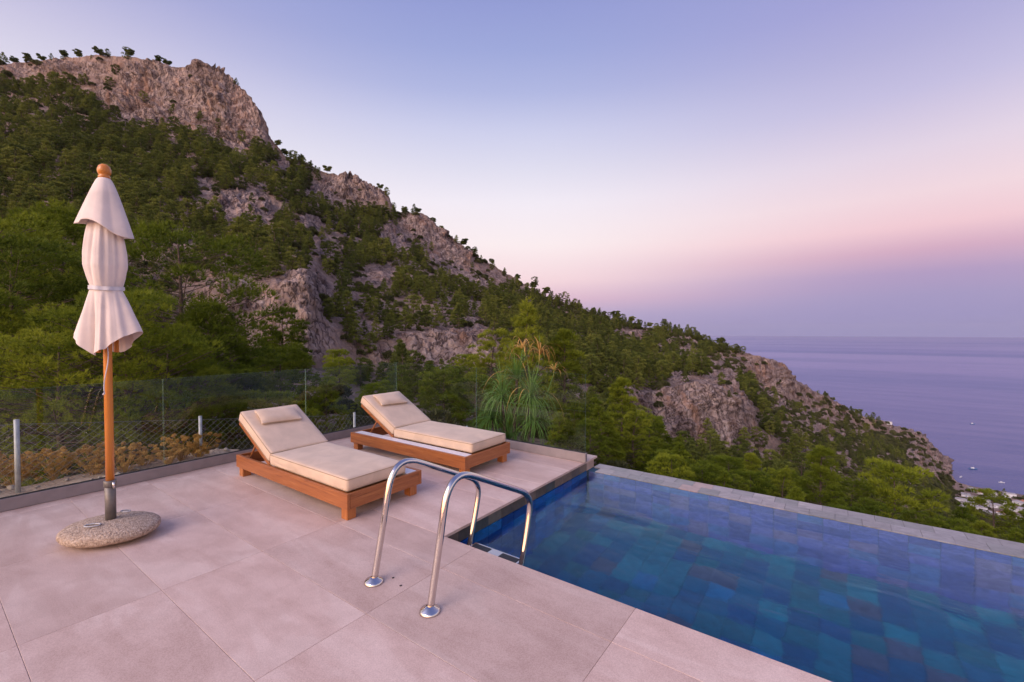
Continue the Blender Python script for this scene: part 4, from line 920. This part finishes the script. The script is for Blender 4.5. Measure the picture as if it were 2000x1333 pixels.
# crest pines against the sky, one by one
CR = [(5,118),(40,128),(65,124),(92,118),(112,122),(140,112),(165,110),(205,106),(222,108),(262,107),(318,124),(335,128),(468,172),(790,420),(815,418),(745,410),(770,425),(905,472),(925,490),(590,318),(612,322),(640,330),(1045,555),(1065,566),(1160,606),(1180,612),(1205,612),(1232,622),(1250,628),(1268,634),(1300,640),(1330,648),(1350,655),(1372,658),(1405,664),(1440,682),(1598,768),(1612,775),(1628,780),(1682,802),(1715,822),(850,440),(870,455),(960,512),(985,528),(545,292),(560,300),(1010,540),(1090,584),(1120,596)]
for k, (px, py) in enumerate(CR):
    i = int(np.argmin(abs(pxs-px))); j = nr-23; d = D[i, j]-1.0; q_ = POS[i, j]; v_ = WIND[k % 3] if k % 4 else FAR[k % 5]
    z = float(np.max(POS[i, j-3:j+4, 2])); h = max(5.2, min(9, (648-py)/FPX*d + EYE - z + 3.0)); s = h/v_[2]
    side = 'left' if px < 340 else 'x'
    lab, grp = (('small wind bent pine on the summit ridge', 'pines on the summit ridge') if px < 350 else
                ('lone pine on the right shoulder of the summit cliff', None) if px == 468 else
                ('dark pine on the stepped ridge', 'pines on the stepped ridge') if px < 1130 else
                ('dark pine on the lower crest line', 'pines on the lower crest') if px < 1500 else
                ('flat topped pine on the ridge against the sea', 'pines on the seaward ridge'))
    seg_ = next((w_ for x1, w_ in ((80, ', at its left end'), (180, ', in the middle of its row'), (350, ', near the summit rock'), (470, ''), (580, ', just right of the summit cliff'), (700, ', on top of the first bluff'), (800, ', in the gap before the jagged knob'), (880, ', on the jagged knob'), (930, ', just right of the jagged knob'), (1030, ', on its straight upper part'), (1130, ', on its straight lower part'), (1215, ', at the upper end'), (1300, ', above the palm and pool corner'), (1380, ', left of the last crest trees'), (1500, ', at the seaward end'), (1650, ', beside the rock tower'), (3000, ', near the chapel')) if px < x1), '')
    lab += seg_; grp = grp and grp + seg_.replace(',', '')
    plant_tree('pine_tree', v_, q_[0], q_[1], z-1.3, s, r.uniform(0, 6.28), lab, grp)

def scatter(name, pts, sc, rz, vi, variants, kind, szv=None):
    """one object: small plants instanced on points by geometry nodes"""
    me = bpy.data.meshes.new(name); me.vertices.add(len(pts)); me.vertices.foreach_set('co', np.asarray(pts, np.float32).ravel())
    for nm_, ty, dat in (('sc','FLOAT',sc), ('rz','FLOAT',rz), ('vi','INT',vi)):
        a_ = me.attributes.new(nm_, ty, 'POINT'); a_.data.foreach_set('value', np.asarray(dat, np.float32 if ty == 'FLOAT' else np.int32))
    o = link(bpy.data.objects.new(name, me)); tag(o, kind=kind)
    ng = bpy.data.node_groups.new(name, 'GeometryNodeTree'); ng.interface.new_socket('Geometry', in_out='INPUT', socket_type='NodeSocketGeometry'); ng.interface.new_socket('Geometry', in_out='OUTPUT', socket_type='NodeSocketGeometry')
    gi = ng.nodes.new('NodeGroupInput'); go = ng.nodes.new('NodeGroupOutput'); jn = ng.nodes.new('GeometryNodeJoinGeometry'); lk = ng.links.new
    def attr(n_, ty):
        a_ = ng.nodes.new('GeometryNodeInputNamedAttribute'); a_.data_type = ty; a_.inputs[0].default_value = n_; return a_.outputs[0]
    cx = ng.nodes.new('ShaderNodeCombineXYZ'); lk(attr('rz','FLOAT'), cx.inputs[2]); sa = attr('sc','FLOAT'); va = attr('vi','INT')
    for k, obs in enumerate(variants):
        cmp_ = ng.nodes.new('FunctionNodeCompare'); cmp_.data_type = 'INT'; cmp_.operation = 'EQUAL'; lk(va, cmp_.inputs[2]); cmp_.inputs[3].default_value = k
        for ob in obs:
            oi = ng.nodes.new('GeometryNodeObjectInfo'); oi.inputs[0].default_value = ob; oi.transform_space = 'ORIGINAL'; oi.inputs[1].default_value = True
            ip = ng.nodes.new('GeometryNodeInstanceOnPoints'); lk(gi.outputs[0], ip.inputs['Points']); lk(cmp_.outputs[0], ip.inputs['Selection']); lk(oi.outputs['Geometry'], ip.inputs['Instance'])
            lk(cx.outputs[0], ip.inputs['Rotation']); lk(sa, ip.inputs['Scale']); lk(ip.outputs[0], jn.inputs[0])
    lk(jn.outputs[0], go.inputs[0]); md = o.modifiers.new('scatter', 'NODES'); md.node_group = ng; return o
def proto(v_): return protos[id(v_[0])]
rest = good[NIND:]; hr = hgt[NIND:]
far_ok = [v_ for v_ in FAR if id(v_[0]) in protos]
print('TREES', len(good), 'far protos', len(far_ok))
vi = r.integers(0, len(far_ok), len(rest))
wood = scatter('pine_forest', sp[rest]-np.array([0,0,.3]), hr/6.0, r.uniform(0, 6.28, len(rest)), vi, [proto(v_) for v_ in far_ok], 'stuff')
tag(wood, 'pine wood covering the far mountain slopes', 'woodland')
# low scrub between the trees and on the seaward slope
bo = []
for k, (px, d) in enumerate(((720,30), (560,30), (850,28))):
    p = wpt(px, d); o = link(bpy.data.objects.new('shrub', BUSH[k])); o.location = (p[0], p[1], ground(px, d)); o.scale = (1.4,)*3
    tag(o, ['low green shrub at the gully bottom between the two loungers', 'low green shrub at the gully bottom behind the near lounger', 'low green shrub at the gully bottom behind the far lounger foot'][k], 'shrub', 'shrubs in the gully'); bo.append(o)
S2 = sample(90000, -260, 2100, 14, r); si, sj = S2[:, 0], S2[:, 1]; p2 = POS[si, sj]
dn = fbm(np.stack([p2[:, 0]/15, p2[:, 1]/15, p2[:, 2]*0+8], 1), 3)
pb = np.clip(.07 + dn*.5, .01, .6)*(1-np.clip(RK[si, sj]*.88, 0, .9))*np.where(steep[si, sj] > .6, .4, 1)*np.where(PX[si, sj] > 1400, 2.0, 1)
pb = np.where(p2[:, 2] < SEA+6, pb*.10, pb)
kb = np.where(r.random(len(si)) < pb)[0]
print('SCRUB', len(kb))
sb = r.uniform(.5, 1.6, len(kb))*np.clip(.6+D[si, sj][kb]/300, .5, 2.3)
so = scatter('scrub', p2[kb]+r.uniform(-.4, .4, (len(kb), 3))*np.array([1,1,0]), sb, r.uniform(0, 6.28, len(kb)), r.integers(0, 3, len(kb)), [(q_,) for q_ in bo], 'stuff')
tag(so, 'low dark scrub scattered between the pines and rocks', 'scrub')

# ------------------------------------------------------------------ plants and stones by the fence
def dry_shrub(seed):
    r = np.random.default_rng(seed); sm_ = MB(); P_ = []
    for k in range(30):
        a_ = r.uniform(0, 6.28); t_ = r.uniform(.05, .66); tip = np.array([math.cos(a_)*t_*.5, math.sin(a_)*t_*.5, r.uniform(.12, .52)])
        sm_.tube([(0,0,-.05), tuple(tip*.5+np.array([0,0,.04])), tuple(tip)], [.005,.004,.002], 3, False)
        m_ = r.integers(30, 60); u_ = r.normal(size=(m_, 3)); u_ /= np.linalg.norm(u_, axis=1)[:, None]; P_.append(tip + u_*np.array([.036,.036,.034])*r.uniform(.5, 1, (m_, 1)))
    P_ = np.concatenate(P_); V, F_ = blades(P_, r.normal(size=P_.shape)*.6+np.array([0,0,.6]), .024, .013, 6, .8, r)
    cm = fast_mesh('dry_heads', V, F_, M['straw']); tm = bpy.data.meshes.new('dry_stems'); tm.from_pydata(sm_.v, [], sm_.f); tm.materials.append(M['straw'])
    return cm, tm
DS = [dry_shrub(300+i) for i in range(4)]
SH = [(-25,4.9,.7),(22,4.9,.6),(45,5.3,.55),(100,5.15,.62),(118,5.5,.55),(180,5.25,.72),(205,5.5,.66),(240,5.35,.62),(275,5.6,.6),(325,5.7,.55),(352,5.85,.66),(385,6.0,.62)]
for k, (px, d, s) in enumerate(SH):
    p = wpt(px, d); e = empty('dry_shrub', (p[0], p[1], -.12), k*1.3); e.scale = (s*1.25,s*1.25,s)
    tag(e, 'straw coloured dry flower shrub beyond the glass and wire fence', 'dry shrub', 'dry shrubs along the wire fence')
    link(bpy.data.objects.new('flower_heads', DS[k % 4][0]), e); link(bpy.data.objects.new('stems', DS[k % 4][1]), e)
# a strip of stony ground between kerb and slope
gx = np.linspace(-10.4, -6.07, 90); gy = np.linspace(-6, 8.5, 220); GX, GY = np.meshgrid(gx, gy, indexing='ij')
hz = fbm(np.stack([GX.ravel()*1.6, GY.ravel()*1.6, GX.ravel()*0], 1), 5).reshape(GX.shape); hz2 = fbm(np.stack([GX.ravel()*9, GY.ravel()*9, GX.ravel()*0+4], 1), 3).reshape(GX.shape)
GZ = -.10 + .06*hz + .02*hz2 - np.clip(-7.25-GX, 0, 4)**1.2*1.1 - np.clip(GY-2.6, 0, 9)**1.4*.30 - np.where(GX > -6.12, .1, 0)
i_ = np.arange(GX.size).reshape(GX.shape); F_ = np.stack([i_[:-1,:-1], i_[1:,:-1], i_[1:,1:], i_[:-1,1:]], 2).reshape(-1, 4)
m, nt, b = mat('stony_soil'); v = coord(nt); nA = noi(nt, v, 3, 6, .6); nB = noi(nt, v, 40, 5, .7)
nt.links.new(mixc(nt, .5, ramp(nt, nA, [(.35, (.38,.23,.14)), (.65, (.60,.42,.29))]), ramp(nt, nB, [(.35, (.22,.14,.09)), (.55, (.52,.38,.28)), (.7, (.7,.58,.48))])), b.inputs['Base Color'])
b.inputs['Roughness'].default_value = .95; bump(nt, b, nB, .6, .02)
gme = fast_mesh('ground', np.stack([GX, GY, GZ], 2).reshape(-1, 3), F_, m, True); tag(link(bpy.data.objects.new('ground', gme)), kind='structure')
r = np.random.default_rng(41); V = []; Fs = []; t = (1+5**.5)/2
bm = bmesh.new(); bmesh.ops.create_icosphere(bm, subdivisions=1, radius=1); iv = np.array([q.co[:] for q in bm.verts]); bm.faces.ensure_lookup_table(); fi = np.array([[q.index for q in p.verts] for p in bm.faces]); bm.free()
for k in range(520):
    x = r.uniform(-7.9, -6.15); y = r.uniform(-3, 7.5); s = .012+.05*r.random()**3; i0 = int(np.argmin(abs(gx-x))); j0 = int(np.argmin(abs(gy-y)))
    V.append(iv*(1+.3*r.normal(size=(len(iv), 1)))*s*np.array([1.3,1,.6]) + np.array([x, y, GZ[i0, j0]+s*.2])); Fs.append(fi+k*len(iv))
o = link(bpy.data.objects.new('pebbles', fast_mesh('pebbles', np.concatenate(V), np.concatenate(Fs), M['rockl']))); tag(o, 'loose pale stones on the soil beyond the kerb', 'pebbles', kind='stuff')

# palm with long drooping leaves, some dry and golden
def ribbon(mb_, p0, dirn, length, droop, wd, n_=9):
    p = Vector(p0); d_ = Vector(dirn).normalized(); side = d_.cross(Vector((0,0,1)))
    side = side.normalized() if side.length > .05 else Vector((1,0,0)); v_ = []; st_ = length/n_
    for i in range(n_+1):
        w_ = wd*(1-(i/n_)**2.2)*(.5+.5*min(1, i/2)); v_ += [p - side*w_, p + side*w_ + Vector((0,0,w_*.3))]
        d_ = (d_ + Vector((0,0,-droop*(.35+i/n_)))).normalized(); p = p + d_*st_
    mb_.add(v_, [(2*i, 2*i+1, 2*i+3, 2*i+2) for i in range(n_)], True)
def palm(loc, label, heads, seed):
    e = empty('palm', loc); e.scale = (.84,.84,.97); tag(e, label, 'palm'); random.seed(seed)
    for (hx_, hy_, hz_, nl, Lr, dry) in heads:
        tr = MB(); tr.tube([(hx_*.2,hy_*.2,-.4), (hx_*.6,hy_*.6,hz_*.5), (hx_,hy_,hz_)], [.05,.035,.025] if nl > 20 else [.012,.010,.006], 7); tr.build('stem', M['bark'] if nl > 20 else M['palm'], e)
        g_ = MB()
        for k in range(nl):
            a_ = random.uniform(0, 6.28); el = random.uniform(-.2, 1.45); dr = (math.cos(a_)*math.cos(el), math.sin(a_)*math.cos(el), math.sin(el))
            ribbon(g_, (hx_, hy_, hz_), dr, Lr*random.uniform(.7, 1.15), random.uniform(.10, .42), .0075)
        g_.build('fronds', M['palm'], e)
        if dry:
            y_ = MB()
            for k in range(dry):
                a_ = random.uniform(0, 6.28); el = random.uniform(.5, 1.35); ribbon(y_, (hx_, hy_, hz_+.02), (math.cos(a_)*math.cos(el), math.sin(a_)*math.cos(el), math.sin(el)), Lr*random.uniform(.7, 1.45), random.uniform(.30, .55), .011)
            y_.build('dry_fronds', M['straw'], e)
    return e
palm((-4.18,5.72,-.75), 'palm with long drooping leaves and golden dry fronds behind the last glass panes',
     [(-.24,-.24,1.00,190,.62,4),(-.14,-.06,1.35,150,.70,2),(.06,.14,1.62,120,.70,3),(-.05,0,.62,160,.80,0),(.40,.44,2.02,6,.45,34),(.16,.18,2.12,6,.4,24),(.62,.60,1.75,4,.3,14),(.30,.26,1.35,140,.80,6),(.34,.30,.95,130,.68,0)], 5)

# ------------------------------------------------------------------ village, chapel, boats
def house(px, d, w_, dp, h, rot, roof, label, name='house', extra=False, win=2):
    p = wpt(px, d); z = ground(px, d)-.6; e = empty(name, (p[0], p[1], z), rot); tag(e, label, 'chapel' if name == 'chapel' else 'house', None if name == 'chapel' else 'white houses of the beach village')
    o = MB(); o.box((-w_/2,-dp/2,0), (w_/2,dp/2,h)); o.build('wall', M['white'], e)
    o = MB()
    if roof == 'flat': o.box((-w_/2-.15,-dp/2-.15,h+.003), (w_/2+.15,dp/2+.15,h+.35)); o.build('roof', M['roofc'], e)
    else:
        v_ = [(-w_/2-.3,-dp/2-.3,h+.003),(w_/2+.3,-dp/2-.3,h+.003),(w_/2+.3,dp/2+.3,h+.003),(-w_/2-.3,dp/2+.3,h+.003),(-w_/2-.3,0,h+1.6),(w_/2+.3,0,h+1.6)]
        o.add(v_, [(0,1,5,4),(2,3,4,5),(0,4,3),(1,2,5),(3,2,1,0)]); o.build('roof', M['rooft'], e)
    for s_ in (-1, 1):
        for k in range(win):
            x = -w_/2 + (k+.5)*w_/win
            o = MB(); o.box((x-.5,s_*dp/2-.04,h*.45),(x+.5,s_*dp/2+.04,h*.45+1.2)); o.build('window', M['win'], e)
        o = MB(); o.box((s_*w_/2-.04,-.45,.6),(s_*w_/2+.04,.45,2.7)); o.build('door', M['shut'], e)
    return e
random.seed(5)
HS = [(1884,560),(1893,590),(1900,545),(1906,610),(1912,575),(1921,530),(1926,598),(1932,560),(1940,515),(1945,590),(1951,548),(1960,572),(1966,522),(1972,560),(1979,585),(1985,540),(1992,515),(1998,560),(2006,535),(2015,560),(2030,530),(1890,530),(1957,500),(2045,550)]
for k, (px, d) in enumerate(HS):
    red = k in (6, 12, 19)
    lab = 'small white house with a clay roof in the beach village' if red else 'small white flat roofed house in the beach village below the headland'
    e = house(px, d, random.uniform(7, 13), random.uniform(6, 9), random.uniform(3, 6), random.uniform(0, 3.14), 'gable' if red else 'flat', lab)
ch = house(1738, 597, 7, 5, 3.6, .6, 'flat', 'tiny white chapel alone on top of the headland', 'chapel', win=1)
_i = int(np.argmin(abs(pxs-1738))); ch.location = (*POS[_i, nr-23, :2], float(POS[_i, nr-27:nr-18, 2].max())-.6)
def boat(px, py, ln_, rot, label, cabin=True):
    d = (EYE-SEA)*FPX/(py-648); p = wpt(px, d); e = empty('boat', (p[0], p[1], SEA), rot); tag(e, label, 'boat')
    v_ = []; n_ = 11
    for i in range(n_):
        t_ = i/(n_-1); x = (t_-.5)*ln_; hw = ln_*.16*(1-t_**3)**.8*(.8+.2*min(1, t_*4))+.02; sh = ln_*(.08+.05*t_**2)
        v_ += [(x,-hw,sh),(x,-hw*.6,-.1),(x,hw*.6,-.1),(x,hw,sh)]
    f_ = [(4*i+k, 4*i+4+k, 4*i+5+k, 4*i+1+k) for i in range(n_-1) for k in range(3)] + [(4*i+3, 4*i+7, 4*i+4, 4*i) for i in range(n_-1)] + [(0,1,2,3)]
    o = MB(); o.add(v_, f_); o.build('hull', M['shut'] if cabin else M['white'], e)
    o = MB(); o.box((-ln_*.22,-ln_*.09,ln_*.11),(ln_*.12,ln_*.09,ln_*.24)); o.build('cabin', M['white'], e)
    o = MB(); o.tube([(ln_*.05,0,ln_*.2),(ln_*.05,0,ln_*.5)], .06, 5); o.build('mast', M['white'], e)
boat(1906, 918, 11, .3, 'dark boat moored furthest out off the village beach')
boat(1883, 934, 6, 1.0, 'small white boat close in beside the headland cliff', False)
boat(1963, 945, 7, .2, 'small white boat moored close to the village beach', False)
boat(1903, 829, 9, .1, 'tiny distant boat alone out on the open sea')

# ------------------------------------------------------------------ the air between here and the horizon
hz_ = MB(); hz_.box((-27000,-27000,SEA-1.5), (27000,27000,330))
m = bpy.data.materials.new('haze'); m.use_nodes = True; nt = m.node_tree; nt.nodes.clear()
o = nd(nt, 'ShaderNodeOutputMaterial'); pv = nd(nt, 'ShaderNodeVolumePrincipled'); pv.inputs['Color'].default_value = (.80,.80,.92,1); pv.inputs['Density'].default_value = 1.4e-5; pv.inputs['Anisotropy'].default_value = .2
nt.links.new(pv.outputs[0], o.inputs['Volume']); hb_ = hz_.build('haze', m); tag(hb_, kind='stuff')
